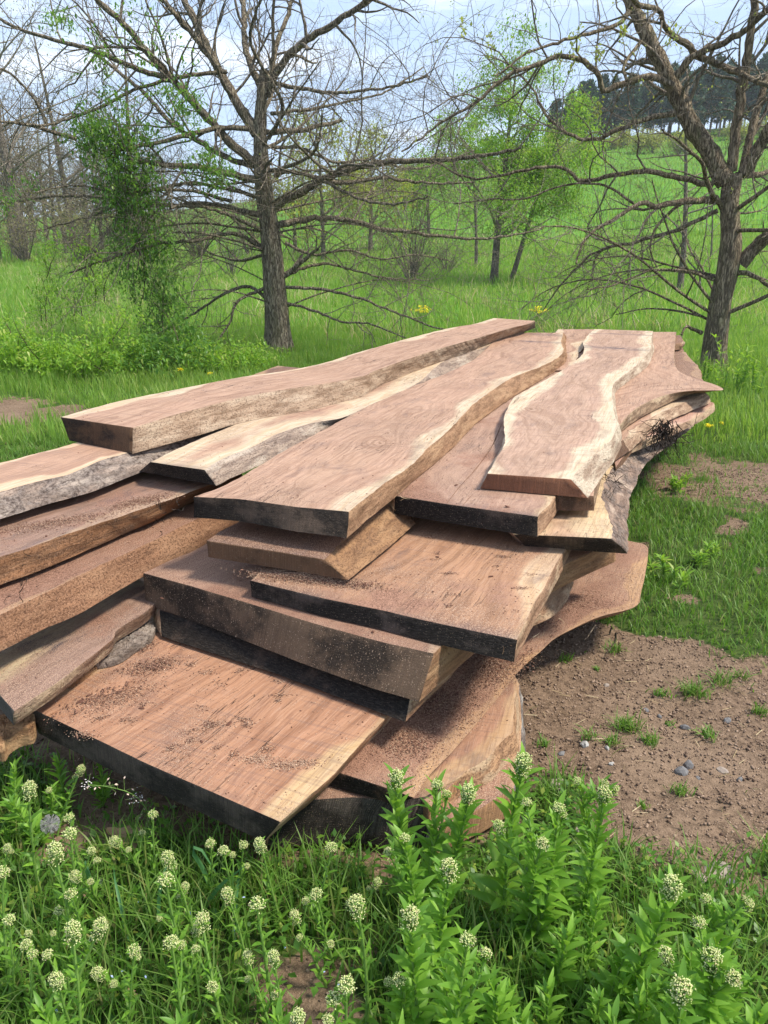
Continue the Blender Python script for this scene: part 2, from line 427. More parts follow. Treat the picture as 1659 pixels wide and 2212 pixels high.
def in_poly(X, Y, poly):
    X = np.asarray(X, float); Y = np.asarray(Y, float)
    r = np.zeros(X.shape, bool); n = len(poly)
    for i in range(n):
        x0, y0 = poly[i]; x1, y1 = poly[(i + 1) % n]
        c = ((y0 > Y) != (y1 > Y)) & (X < (x1 - x0) * (Y - y0) / (y1 - y0 + 1e-12) + x0)
        r ^= c
    return r
def seg_dist(X, Y, poly):
    d = np.full(np.shape(X), 1e9); n = len(poly)
    for i in range(n):
        x0, y0 = poly[i]; x1, y1 = poly[(i + 1) % n]
        ex, ey = x1 - x0, y1 - y0; L = ex * ex + ey * ey + 1e-12
        t = np.clip(((X - x0) * ex + (Y - y0) * ey) / L, 0, 1)
        d = np.minimum(d, np.hypot(X - x0 - t * ex, Y - y0 - t * ey))
    return d
def vnoise(X, Y, s, seed=0):
    """cheap smooth noise on arrays, -1..1"""
    X = np.asarray(X) * s; Y = np.asarray(Y) * s; o = 0
    rg = np.random.default_rng(seed + 5)
    for k in range(7):
        a = rg.uniform(0, math.tau); f = rg.uniform(.6, 2.4); p = rg.uniform(0, math.tau, 2)
        o = o + np.sin((X * math.cos(a) + Y * math.sin(a)) * f * 3 + p[0] + 1.3 * np.sin((Y * math.cos(a) - X * math.sin(a)) * f * 2 + p[1]))
    return o / 4.0
def dirtness(X, Y):
    X = np.asarray(X, float); Y = np.asarray(Y, float)
    o = np.zeros(X.shape)
    n = vnoise(X, Y, 3.0, 1) * .10 + vnoise(X, Y, 9.0, 2) * .05
    for i, poly in enumerate(DIRT):
        d = seg_dist(X, Y, poly); s = np.where(in_poly(X, Y, poly), d, -d)
        wd = (0.16, 0.45, 0.3, 0.15)[i]
        v = np.clip((s + n * (1.0, 2.5, 3, 1.3)[i]) / wd + 0.5, 0, 1) * (1, .72, .9, .75)[i]
        o = np.maximum(o, v)
    d = seg_dist(X, Y, PILE); s = np.where(in_poly(X, Y, PILE), d, -d)
    bare = np.clip((vnoise(X, Y, 1.4, 12) + .6 * vnoise(X, Y, 4.2, 13) - .55) * 2.2, 0, .8) * np.clip((Y - 2.0), 0, 1) * np.clip((6.5 - Y) / 2, 0, 1) * (X > .6)
    o = np.maximum(o, bare)
    return np.maximum(o, np.clip(s / .2 + .6, 0, 1))

def axis(lo, d0, a, b, hi, step, g):
    xs = list(np.arange(a, b, step)); s = step; x = xs[-1]
    while x < hi: s = min(s * g, 12); x += s; xs.append(x)
    s = step; x = a; pre = []
    while x > lo: s = min(s * g, 12); x -= s; pre.append(x)
    return np.array(pre[::-1] + xs)
gx = axis(-320, 0, -3.0, 4.5, 320, 0.03, 1.09)
gy = axis(-14, 0, 0.6, 6.5, 330, 0.03, 1.07)
GX, GY = np.meshgrid(gx, gy)
DN = dirtness(GX, GY)
GZ = ground_z(GX, GY)
near = np.exp(-np.maximum(0, GY - 6) / 3)
GZ = GZ + near * (0.012 * vnoise(GX, GY, 2.5, 3) + 0.006 * vnoise(GX, GY, 9, 4) + 0.003 * vnoise(GX, GY, 31, 6) * DN)
ny, nx = GX.shape
idx = np.arange(nx * ny).reshape(ny, nx)
GF = np.stack([idx[:-1, :-1], idx[:-1, 1:], idx[1:, 1:], idx[1:, :-1]], -1).reshape(-1, 4)
me = np_mesh('ground', np.stack([GX, GY, GZ], -1).reshape(-1, 3), GF, True, {'dirt': DN.ravel()})
m, t = new_mat('ground_soil')
co = t.n('ShaderNodeTexCoord').outputs['Object']
dn = t.attr('dirt')
a = t.noise(co, 1.6, 5, 0.6); b = t.noise(co, 45, 5, 0.65); c_ = t.noise(co, 260, 3, 0.6)
soil = t.mix(t.step(b, 0.35, 0.65), (0.095, 0.063, 0.041), (0.22, 0.15, 0.10))
soil = t.mix(t.math('MULTIPLY', t.step(a, 0.45, 0.65), 0.5), soil, (0.27, 0.19, 0.13))
soil = t.mix(t.math('MULTIPLY', t.step(c_, 0.56, 0.64), 0.6), soil, (0.31, 0.22, 0.15))
soil = t.mix(t.math('MULTIPLY', t.step(c_, 0.42, 0.36), 0.6), soil, (0.07, 0.04, 0.026))
gn = t.noise(t.mapping(co, (1, 0.45, 1)), 0.35, 6, 0.62); gn2 = t.noise(co, 3.0, 5, 0.65); gn3 = t.noise(t.mapping(co, (1, 1, .3)), 26, 4, 0.7)
yd = t.n('ShaderNodeSeparateXYZ', {0: co}).outputs[1]
gfar = t.mix(t.step(gn, 0.35, 0.65), (0.075, 0.20, 0.018), (0.13, 0.29, 0.03))
gfar = t.mix(t.math('MULTIPLY', t.step(gn2, 0.56, 0.72), 0.35), gfar, (0.20, 0.24, 0.06))
gfar = t.mix(t.math('MULTIPLY', t.step(gn3, 0.4, 0.62), 0.4), gfar, (0.05, 0.13, 0.015))
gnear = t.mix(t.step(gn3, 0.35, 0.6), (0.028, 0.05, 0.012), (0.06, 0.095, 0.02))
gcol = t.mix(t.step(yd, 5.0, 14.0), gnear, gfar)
gcol = t.mix(t.math('MULTIPLY', t.step(gn, 0.60, 0.70), t.math('MULTIPLY', t.step(yd, 14, 20), t.step(yd, 40, 26))), gcol, (0.30, 0.25, 0.14))
c = t.mix(t.step(t.math('ADD', dn, t.math('MULTIPLY', t.math('SUBTRACT', b, 0.5), 0.5)), 0.35, 0.6), gcol, soil)
finish(t, c, 0.95, t.bump(t.math('ADD', b, t.math('MULTIPLY', c_, 0.5)), 0.7, 0.012), 0.15)
tag(link('ground', me, None, [m]), kind='structure')

def surf_z(X, Y):
    n = np.exp(-np.maximum(0, Y - 6) / 3)
    return ground_z(X, Y) + n * (0.012 * vnoise(X, Y, 2.5, 3) + 0.006 * vnoise(X, Y, 9, 4))

# ---------------------------------------------------------------- slabs of the woodpile
def resample(pts, n=None, sp=0.02, curve=True):
    p = [Vector(q) for q in pts]
    if curve and len(p) > 2:
        o = []
        q = [p[0] * 2 - p[1]] + p + [p[-1] * 2 - p[-2]]
        for i in range(1, len(q) - 2):
            for s in range(10):
                u = s / 10
                a, b, c, d = q[i - 1], q[i], q[i + 1], q[i + 2]
                o.append(0.5 * ((2 * b) + (c - a) * u + (2 * a - 5 * b + 4 * c - d) * u * u + (3 * b - a - 3 * c + d) * u ** 3))
        o.append(p[-1]); p = o
    A = np.array([tuple(v) for v in p]); s = np.concatenate([[0], np.cumsum(np.linalg.norm(np.diff(A, axis=0), axis=1))])
    if n is None: n = max(3, int(s[-1] / sp) + 1)
    u = np.linspace(0, s[-1], n)
    return np.stack([np.interp(u, s, A[:, k]) for k in range(3)], -1)
SLABS = []
def slab(label, z, th, L, Rr, Lb=None, Rb=None, fl=0.0, fr=0.0, mid=(), tilt=0.0, top=None, side=None, end=None,
         cracks=(), knots=(), sap='LR', bars=(), straight=False, rough=0.004, rags=0.0, name='wood_slab', cat='slab', dust=0, yref=None, endf=0.0, group='rough sawn slabs in the woodpile'):
    y0 = P(*Rr[0], z).y if yref is None else yref
    T = lambda q: P(q[0], q[1], z, tilt, y0)
    B = lambda q: P(q[0], q[1], z - th, tilt, y0)
    fpath = [T(L[0])] + [T(q) for q in mid] + [T(Rr[0])]
    secs = [('end', fpath, None), ('R', [T(q) for q in Rr], Rb), ('end', [T(Rr[-1]), T(L[-1])], None), ('L', [T(q) for q in reversed(L)], Lb)]
    tops = []; kinds = []; bots = []
    sd_ = random.Random(hash(label) % 9999 if False else sum(map(ord, label)))
    se = sd_.uniform(0, 50)
    for kd, path, bp in secs:
        far = path[0].y > 4.5
        tp = resample(path, sp=0.014 if kd != 'end' else 0.02, curve=(kd != 'end' and not straight))
        n = len(tp)
        if kd == 'end': bt = tp.copy(); bt[:, 2] -= th; bt_set = False
        elif bp is not None:
            q = [B(v) for v in (bp if kd == 'R' else list(reversed(bp)))]
            bt = resample(q, n); bt_set = True
        else:
            tg = np.gradient(tp, axis=0); tg /= np.linalg.norm(tg, axis=1)[:, None]
            nr = np.stack([tg[:, 1], -tg[:, 0], 0 * tg[:, 0]], -1)
            f = fr if kd == 'R' else fl
            fv = np.array([f * (1 + .45 * mnoise.noise(Vector((p[0] * 2 + se, p[1] * 2, 0)))) for p in tp])
            bt = tp + nr * fv[:, None]; bt[:, 2] -= th; bt_set = True
        tops.append(tp[:-1]); bots.append(bt[:-1]); kinds += [kd] * (n - 1)
    # make end bottoms run between the neighbouring edge bottoms
    nb = len(bots)
    for i in (0, 2):
        a = bots[i - 1]; b = bots[(i + 1) % nb]
        prev_top = secs[i - 1]
        p0 = (bots[3][-1] + (bots[3][-1] - bots[3][-2])) if i == 0 else (bots[1][-1] + (bots[1][-1] - bots[1][-2]))
        p1 = b[0]
        n = len(bots[i]); tt = tops[i]; full = np.linspace(0, 1, n + 1)[:-1, None]
        e0 = p0 - tt[0]; e1 = p1 - (tops[(i + 1) % nb][0]); 
        bots[i] = tt + e0 * (1 - full) + e1 * full
        if i == 0 and endf: 
            pass
    Tp = np.concatenate(tops); Bt = np.concatenate(bots); n = len(Tp); kinds = np.array(kinds)
    # ragged live edges
    nx_ = np.roll(Tp, -1, 0) - np.roll(Tp, 1, 0); nx_ /= np.linalg.norm(nx_, axis=1)[:, None] + 1e-9
    nrm = np.stack([nx_[:, 1], -nx_[:, 0], 0 * nx_[:, 0]], -1)
    for i in range(n):
        am = rough if kinds[i] != 'end' else 0.0007
        v = Vector((Tp[i, 0] * 9 + se, Tp[i, 1] * 9, se))
        Tp[i] += nrm[i] * am * (mnoise.fractal(v, 0.8, 2.0, 3) * 1.2 + (mnoise.noise(v * 6)) * .5)
    # local frame
    f0 = (fpath[0] + fpath[-1]) / 2; bk = (T(Rr[-1]) + T(L[-1])) / 2
    ax = (bk - f0); ang = math.atan2(ax.y, ax.x)
    org = Vector((f0.x, f0.y, z - th))
    ca, sa = math.cos(-ang), math.sin(-ang)
    def loc(A):
        A = A - np.array(org); o = A.copy()
        o[:, 0] = A[:, 0] * ca - A[:, 1] * sa; o[:, 1] = A[:, 0] * sa + A[:, 1] * ca
        return o
    # interior points of the top
    poly = [(p[0], p[1]) for p in Tp]
    xmn, ymn = Tp[:, :2].min(0); xmx, ymx = Tp[:, :2].max(0)
    stp = 0.03
    ix, iy = np.meshgrid(np.arange(xmn, xmx, stp), np.arange(ymn, ymx, stp)); ix = ix.ravel(); iy = iy.ravel()
    ix = ix + np.random.default_rng(3).uniform(-.006, .006, ix.shape)
    ok = in_poly(ix, iy, poly) & (seg_dist(ix, iy, poly) > 0.012)
    ix, iy = ix[ok], iy[ok]
    pts2 = [Vector(p) for p in poly]; low = {}
    edges = []
    for cr in cracks:
        cw = cr[0]; path = resample([T(q) for q in cr[1]], sp=0.02)
        tg = np.gradient(path, axis=0); tg /= np.linalg.norm(tg, axis=1)[:, None]; nn = np.stack([-tg[:, 1], tg[:, 0]], -1)
        base = len(pts2); k = len(path)
        wv = np.array([cw * (0.5 + .5 * math.sin(math.pi * min(1, (j + 1) / k * 1.0))) * (1 + .5 * mnoise.noise(Vector((j * .6, se, 0)))) for j in range(k)])
        for s_ in (-1, 0, 1):
            for j in range(k):
                pts2.append(Vector((path[j, 0] + nn[j, 0] * wv[j] * s_, path[j, 1] + nn[j, 1] * wv[j] * s_)))
                if s_ == 0: low[(round(pts2[-1].x, 6), round(pts2[-1].y, 6))] = cw * 5
            for j in range(k - 1): edges.append((base + (s_ + 1) * k + j, base + (s_ + 1) * k + j + 1))
        msk = np.min(np.hypot(ix[:, None] - path[None, :, 0], iy[:, None] - path[None, :, 1]), axis=1) > 0.014
        ix, iy = ix[msk], iy[msk]
    pts2 += [Vector((a, b)) for a, b in zip(ix, iy)]
    vo, eo, fo, *_ = delaunay_2d_cdt(pts2, edges, [list(range(n))], 1, 1e-6)
    vo = np.array([tuple(v) for v in vo]); fo = [f for f in fo if len(f) == 3]
    zt = z + tilt * (vo[:, 1] - y0)
    for i, v in enumerate(vo):
        q = low.get((round(v[0], 6), round(v[1], 6)))
        if q: zt[i] -= q
    TV = np.column_stack([vo, zt])
    live = []
    dl = np.full(len(vo), 9.0); de = np.full(len(vo), 9.0)
    isl = kinds != 'end'
    tx, ty = Tp[isl][:, 0], Tp[isl][:, 1]; ex, ey = Tp[~isl][:, 0], Tp[~isl][:, 1]
    dA = np.min(np.hypot(vo[:, 0:1] - tx[None], vo[:, 1:2] - ty[None]), axis=1)
    sm = np.isin(kinds, list(sap))
    dl = np.min(np.hypot(vo[:, 0:1] - Tp[sm][:, 0][None], vo[:, 1:2] - Tp[sm][:, 1][None]), axis=1) if sm.any() else dA * 0 + .5
    bar_ = np.zeros(len(vo))
    for bx_, by_, bw_ in bars:
        c = T((bx_, by_)); bar_ = np.maximum(bar_, np.exp(-(((vo[:, 0] - c.x) * math.cos(-ang) - (vo[:, 1] - c.y) * math.sin(-ang)) / bw_) ** 2))
    de = np.min(np.hypot(vo[:, 0:1] - ex[None], vo[:, 1:2] - ey[None]), axis=1)
    kd_ = np.full(len(vo), 2.0)
    for kx, ky in knots:
        c = T((kx, ky)); kd_ = np.minimum(kd_, np.hypot((vo[:, 0] - c.x), (vo[:, 1] - c.y) * .6))
    V = [loc(TV)]; F = [tuple(f) for f in fo]; MI = [0] * len(fo); off = len(TV)
    # flip if needed
    a, b, c = TV[F[0][0]], TV[F[0][1]], TV[F[0][2]]
    if np.cross(b - a, c - a)[2] < 0: F = [f[::-1] for f in F]
    # sides
    rows = 7
    SV = np.zeros((rows, n, 3))
    for r in range(rows):
        u = r / (rows - 1)
        q = Tp * (1 - u) + Bt * u
        for i in range(n):
            if kinds[i] != 'end':
                v = Vector((q[i, 0] * 5 + se, q[i, 1] * 5, q[i, 2] * 14))
                a_ = math.sin(math.pi * u) * rough * 1.7 + (rough * 1.2 if r else 0)
                q[i] += nrm[i] * a_ * (mnoise.fractal(v, 0.7, 2.0, 4) + .25)
            elif r:
                v = Vector((q[i, 0] * 30 + se, q[i, 1] * 30, q[i, 2] * 30))
                q[i] += nrm[i] * .0012 * mnoise.noise(v)
        SV[r] = q
    for i in range(n):   # soften the arris
        SV[1][i] = SV[0][i] * .86 + SV[2][i] * .14 + nrm[i] * .0015
    V.append(loc(SV.reshape(-1, 3)))
    for r in range(rows - 1):
        for i in range(n):
            j = (i + 1) % n
            F.append((off + r * n + i, off + (r + 1) * n + i, off + (r + 1) * n + j, off + r * n + j)); MI.append(2 if kinds[i] == 'end' else 1)
    nside = off + rows * n
    bo, be, bf, *_ = delaunay_2d_cdt([Vector((p[0], p[1])) for p in SV[-1]], [], [list(range(n))], 1, 1e-6)
    bo = np.array([tuple(v) for v in bo]); yb = z - th + tilt * (bo[:, 1] - y0)
    V.append(loc(np.column_stack([bo, yb])))
    for f in bf: F.append(tuple(nside + i for i in reversed(f))); MI.append(0)
    V = np.concatenate(V)
    me = bpy.data.meshes.new(name); me.from_pydata([tuple(v) for v in V], [], F)
    for p_, mi in zip(me.polygons, MI):
        p_.material_index = mi
        p_.use_smooth = (mi != 0)
    nt = len(V)
    for nm, arr in (('eL', dl), ('eA', dA), ('bar', bar_), ('eE', de), ('knot', kd_)):
        full = np.zeros(nt) if nm != 'knot' else np.full(nt, 2.0); full[:len(arr)] = arr
        if nm == 'eL': full[off:nside] = 0
        at = me.attributes.new(nm, 'FLOAT', 'POINT'); at.data.foreach_set('value', full.astype(np.float32))
    me.update()
    o = link(name, me, None, [top or wood_top('wood_face', seed=se), side or wood_side('live_edge', seed=se), end or wood_end('end_grain', seed=se)])
    o.location = org; o.rotation_euler = (0, 0, ang)
    tag(o, label, cat, group)
    SLABS.append(dict(o=o, poly=poly, z=z, tilt=tilt, y0=y0, dust=dust, label=label))
    return o
PINK = dict(heart=(0.42, 0.265, 0.18), heart2=(0.235, 0.13, 0.08), sap=(0.62, 0.51, 0.36))
REDD = dict(heart=(0.36, 0.20, 0.125), heart2=(0.22, 0.11, 0.065), sap=(0.50, 0.34, 0.20))
DUST = dict(heart=(0.19, 0.10, 0.062), heart2=(0.13, 0.065, 0.04), sap=(0.40, 0.26, 0.15))

# lowest layer
slab('lowest thick slab with black cracked end grain, jutting out just above the weeds', .155, .13,
     straight=True, L=[(592, 1745), (560, 1640), (620, 1500), (900, 1300)], Rr=[(955, 1700), (1050, 1640), (1108, 1580), (1114, 1490), (1085, 1415), (1040, 1330)],
     mid=[(655, 1729), (760, 1722), (850, 1728), (915, 1722)], fl=.03, fr=.03, top=wood_top('wood_face', **REDD, sapw=.03, dust=.5, seed=1),
     side=wood_side('live_edge', base=(.42, .25, .14), bark=.1, seed=1), end=wood_end('end_grain', base=(.10, .085, .075), black=.8, seed=1), dust=.3)
slab('low slab with pale weathered bark down its right side, lying on the dirt', .095, .075,
     straight=True, L=[(930, 1800), (900, 1700), (1000, 1480)], Rr=[(1108, 1702), (1124, 1640), (1126, 1560), (1121, 1478), (1085, 1410), (1040, 1330)],
     fl=.0, fr=.014, rough=.003, mid=[(1040, 1745)], top=wood_top('wood_face', **REDD, sapw=.05, dust=.6, seed=2),
     side=wood_side('live_edge', base=(.42, .40, .37), dark=(.05, .045, .04), light=(.6, .57, .52), bark=.9, dust=.1, seed=2), end=wood_end('end_grain', base=(.40, .23, .13), black=0, seed=2), dust=.4)
slab('orange-brown slab fanned out under the wide flared slab, above the bark-edged one', .150, .045,
     straight=True, L=[(925, 1745), (880, 1680), (1000, 1450)], Rr=[(1090, 1594), (1108, 1565), (1113, 1500), (1113, 1462), (1080, 1400), (1040, 1320)],
     fl=.0, fr=.004, rough=.001, mid=[(1010, 1662)], top=wood_top('wood_face', **REDD, sapw=.02, dust=.7, seed=3),
     side=wood_side('live_edge', base=(.40, .24, .14), bark=.0, dust=.5, seed=3), end=wood_end('end_grain', base=(.48, .28, .15), black=0, seed=3), dust=.5)
slab('wide slab whose right edge sweeps out into a broad flare over the grass', .205, .045,
     [(712, 1662), (640, 1560), (800, 1300), (1050, 1120)],
     [(893, 1722), (929, 1675), (961, 1640), (1041, 1550), (1121, 1451), (1179, 1396), (1201, 1377), (1249, 1352), (1297, 1332), (1374, 1309), (1387, 1272), (1399, 1207), (1396, 1179), (1359, 1168), (1300, 1150)],
     mid=[(829, 1700)], fl=.01, fr=-.055, rough=.0015, top=wood_top('wood_face', heart=(.33, .18, .11), heart2=(.19, .095, .06), sap=(.52, .32, .16), sapw=.045, coat=.55, dust=.8, stain=.2, seed=4),
     side=wood_side('live_edge', base=(.36, .21, .12), light=(.42, .27, .16), bark=.1, seed=4), end=wood_end('end_grain', black=1, seed=4), dust=2.4)
slab('large reddish slab at the lower front left, its face scattered with dark crumbs', .285, .08,
     [(62, 1527), (146, 1480), (250, 1422), (335, 1368), (520, 1240)], [(605, 1775), (660, 1725), (725, 1668), (829, 1554), (1000, 1380)], sap='LR',
     Lb=[(84, 1585), (160, 1540), (260, 1480), (350, 1400), (540, 1260)], mid=[(330, 1655)], fr=-.05, rough=.002,
     top=wood_top('wood_face', heart=(.38, .20, .115), heart2=(.21, .095, .05), sap=(.55, .40, .22), sapw=.05, coat=.28, dust=.35, stain=.25, enddark=.1, seed=5),
     side=wood_side('live_edge', base=(.42, .22, .13), bark=.0, dust=.2, seed=5), end=wood_end('end_grain', base=(.12, .095, .08), black=.75, seed=5, specks=.2), dust=1.4)
slab('thin black-ended slab sandwiched right under the thick beam', .352, .055,
     [(345, 1318), (340, 1280), (500, 1200)], [(889, 1492), (925, 1468), (1020, 1405), (1145, 1300), (1210, 1235)],
     Rb=[(876, 1560), (925, 1510), (1040, 1400), (1196, 1330), (1240, 1258)], mid=[(600, 1394)], Lb=[(348, 1375), (345, 1320), (500, 1230)],
     top=wood_top('wood_face', **DUST, sapw=.03, dust=.5, seed=6), side=wood_side('live_edge', base=(.30, .18, .11), bark=.25, dust=.5, seed=6), end=wood_end('end_grain', base=(.10, .07, .055), black=1, seed=6, specks=.15))
slab('thick heavy beam with a black front end dotted with sawdust', .468, .112,
     [(310, 1238), (380, 1205), (445, 1176), (620, 1080)], [(937, 1412), (1000, 1352), (1090, 1288), (1180, 1236), (1272, 1196), (1330, 1165)],
     Rb=[(905, 1516), (960, 1466), (1018, 1414), (1110, 1335), (1196, 1277), (1330, 1212)], mid=[(420, 1268), (520, 1298), (680, 1347), (829, 1388)], fl=.006, rough=.0025,
     top=wood_top('wood_face', heart=(.31, .175, .115), heart2=(.18, .095, .06), sap=(.5, .36, .24), sapw=.02, coat=.5, dust=.8, stain=.25, enddark=.15, seed=7),
     side=wood_side('live_edge', base=(.30, .17, .09), light=(.40, .26, .145), bark=.1, dust=.6, seed=7), end=wood_end('end_grain', base=(.17, .115, .08), black=.72, seed=7, specks=1), dust=1.0)
slab('broad slab with a long black front end, resting across the thick beam', .525, .053,
     [(541, 1254), (556, 1241), (572, 1228), (700, 1170), (840, 1090)], [(1117, 1382), (1136, 1340), (1154, 1304), (1179, 1262), (1204, 1214), (1217, 1194), (1240, 1150)],
     Rb=[(1110, 1430), (1134, 1385), (1162, 1330), (1190, 1278), (1215, 1232), (1232, 1190), (1246, 1160)], mid=[(700, 1293), (829, 1319), (929, 1343), (1029, 1364)], fl=.0, rough=.002,
     top=wood_top('wood_face', heart=(.38, .21, .12), heart2=(.21, .105, .055), sap=(.60, .44, .28), sapw=.055, coat=.35, dust=.55, stain=.4, enddark=.9, seed=8),
     side=wood_side('live_edge', base=(.36, .22, .14), bark=.25, dust=.5, seed=8), end=wood_end('end_grain', base=(.11, .085, .075), black=.95, seed=8, specks=.3), dust=1.1)
slab('short slab with a slanting edge poking out below the central plank', .602, .055,
     [(447, 1168), (470, 1152), (495, 1138), (640, 1070)], [(700, 1208), (730, 1180), (762, 1150), (860, 1080)],
     Rb=[(752, 1253), (790, 1222), (829, 1190), (900, 1130)], mid=[(590, 1190)], fl=.0,
     top=wood_top('wood_face', **DUST, sapw=.0, dust=.7, stain=.4, seed=9), side=wood_side('live_edge', base=(.29, .165, .085), light=(.38, .24, .13), bark=.15, dust=.5, seed=9), end=wood_end('end_grain', base=(.20, .115, .07), black=.35, seed=9), dust=.8)
slab('slab at the right front with pale top and bark wrapping its long right edge', .588, .062,
     [(1110, 1154), (1090, 1130), (1080, 1060), (1180, 960)],
     [(1319, 1163), (1325, 1144), (1312, 1109), (1300, 1062), (1312, 1030), (1330, 1000), (1360, 955), (1400, 925), (1450, 890), (1480, 860)],
     Rb=[(1356, 1196), (1356, 1124), (1360, 1074), (1374, 1046), (1379, 1024), (1405, 992), (1455, 957), (1500, 915), (1515, 880)],
     Lb=[(1136, 1182), (1100, 1150), (1090, 1080), (1190, 970)], tilt=-.075, rough=.006,
     top=wood_top('wood_face', heart=(.45, .30, .19), heart2=(.30, .18, .10), sap=(.70, .55, .34), sapw=.12, dust=.4, stain=.2, enddark=.2, seed=10),
     side=wood_side('live_edge', base=(.33, .235, .18), dark=(.09, .06, .05), light=(.48, .38, .30), bark=.75, dust=.15, seed=10), end=wood_end('end_grain', base=(.14, .10, .07), black=.8, seed=10), dust=.4)

# right hand spikes
slab('lower pointed slab at the far right with a black tangle of roots on it', .52, .035,
     [(1330, 1010), (1325, 960), (1350, 900), (1400, 830)], [(1362, 963), (1420, 939), (1480, 912), (1524, 888), (1541, 870), (1505, 866), (1470, 850), (1462, 820)],
     fl=0, fr=.01, rough=.002, top=wood_top('wood_face', heart=(.45, .27, .20), heart2=(.3, .16, .11), sap=(.6, .42, .3), sapw=.02, dust=.3, enddark=0, seed=11), side=wood_side('live_edge', base=(.40, .27, .18), bark=.1, seed=11), end=wood_end('end_grain', black=0.2, seed=11))
slab('middle pointed slab under the sharp spike at the far right', .585, .05,
     [(1310, 985), (1320, 930), (1350, 880), (1400, 820)], [(1345, 950), (1385, 915), (1430, 890), (1480, 868), (1522, 848), (1490, 838), (1462, 815)],
     fl=0, fr=.035, rough=.004, top=wood_top('wood_face', **PINK, sapw=.02, dust=.2, enddark=0, seed=12), side=wood_side('live_edge', base=(.46, .32, .22), light=(.6, .47, .33), bark=.1, seed=12), end=wood_end('end_grain', black=0.2, seed=12))
slab('rough block with a torn pale end, far right behind the spike', .56, .07,
     [(1440, 840), (1440, 800), (1436, 786), (1420, 760)], [(1519, 826), (1514, 808), (1508, 790), (1498, 783), (1480, 760)],
     fl=.0, fr=.0, rough=.006, top=wood_top('wood_face', **DUST, sapw=.03, dust=.9, enddark=0, seed=13), side=wood_side('live_edge', base=(.45, .28, .18), bark=.1, seed=13), end=wood_end('end_grain', base=(.5, .3, .2), black=0, seed=13))
for k_, (y_, lb) in enumerate(((738, 'upper of two stub ends sticking out right of the far corner'), (758, 'lower of two stub ends sticking out right of the far corner'))):
    slab(lb, .60 - .07 * k_, .055, [(1430, y_ + 8), (1425, y_ - 12)], [(1471, y_ + 3), (1476, y_ - 3), (1468, y_ - 14)], fl=0, fr=0, rough=.006,
         top=wood_top('wood_face', **DUST, sapw=.0, dust=.5, enddark=0, seed=14 + k_), side=wood_side('live_edge', base=(.34, .22, .15), bark=.4, seed=14 + k_), end=wood_end('end_grain', base=(.4, .24, .15), black=.1, seed=14 + k_))
slab('long slab on the right whose edge runs out to one sharp spike', .652, .055,
     [(1205, 1070), (1190, 1000), (1180, 900), (1240, 800), (1300, 717)],
     [(1281, 1071), (1290, 1030), (1300, 980), (1318, 940), (1340, 916), (1365, 889), (1405, 865), (1450, 850), (1495, 844), (1540, 843), (1562, 842), (1548, 832), (1500, 817), (1467, 802), (1457, 784), (1457, 752), (1460, 717)],
     Rb=[(1283, 1103), (1293, 1060), (1305, 1010), (1320, 965), (1338, 937), (1366, 913), (1405, 890), (1450, 868), (1490, 853), (1530, 846), (1554, 841), (1545, 833), (1500, 820), (1467, 806), (1457, 788), (1457, 756), (1460, 722)],
     sap='', fl=0, rough=.002, top=wood_top('wood_face', **PINK, sapw=.04, dust=.15, stain=.3, enddark=.1, seed=16), side=wood_side('live_edge', base=(.38, .26, .17), dark=(.10, .06, .04), bark=.35, dust=.2, seed=16), end=wood_end('end_grain', base=(.2, .12, .08), black=.6, seed=16))
slab('split slab with long cracks and a charred black front end, between two top planks', .650, .064,
     [(854, 1071), (850, 1040), (930, 950), (1050, 850), (1150, 760), (1200, 730)], [(1162, 1116), (1180, 1096), (1197, 1077), (1240, 1000), (1290, 860), (1330, 740)],
     Rb=[(1162, 1160), (1186, 1130), (1212, 1092), (1250, 1010), (1300, 870), (1335, 748)], mid=[(960, 1088), (1060, 1102)], fl=.006, rough=.003,
     cracks=[(.0028, [(966, 1086), (990, 1055), (1030, 1010), (1062, 965), (1082, 920)]), (.002, [(1000, 1091), (1010, 1080), (1020, 1068)])],
     top=wood_top('wood_face', heart=(.38, .24, .17), heart2=(.24, .14, .10), sap=(.66, .51, .32), sapw=.045, coat=.35, dust=.55, stain=.45, enddark=1, seed=17),
     side=wood_side('live_edge', base=(.42, .27, .17), bark=.1, seed=17), end=wood_end('end_grain', base=(.10, .075, .065), black=1, seed=17), dust=.6)
slab('short far slab showing between the ends of the two longest top planks', .66, .06,
     [(1160, 800), (1180, 750), (1205, 711)], [(1235, 800), (1258, 752), (1300, 711)], fl=0, fr=.0, rough=.006,
     top=wood_top('wood_face', **PINK, sapw=.05, dust=.3, seed=18), side=wood_side('live_edge', base=(.33, .25, .2), bark=.5, seed=18), end=wood_end('end_grain', seed=18))
slab('narrow barky slab wedged beside the far end of the central plank', .645, .05,
     [(1150, 830), (1190, 790), (1212, 755)], [(1215, 800), (1240, 775), (1247, 762), (1232, 745), (1225, 730)], fl=0, fr=.02, rough=.009,
     top=wood_top('wood_face', **DUST, sapw=.0, dust=.6, seed=19), side=wood_side('live_edge', base=(.33, .2, .12), bark=.6, seed=19), end=wood_end('end_grain', seed=19))

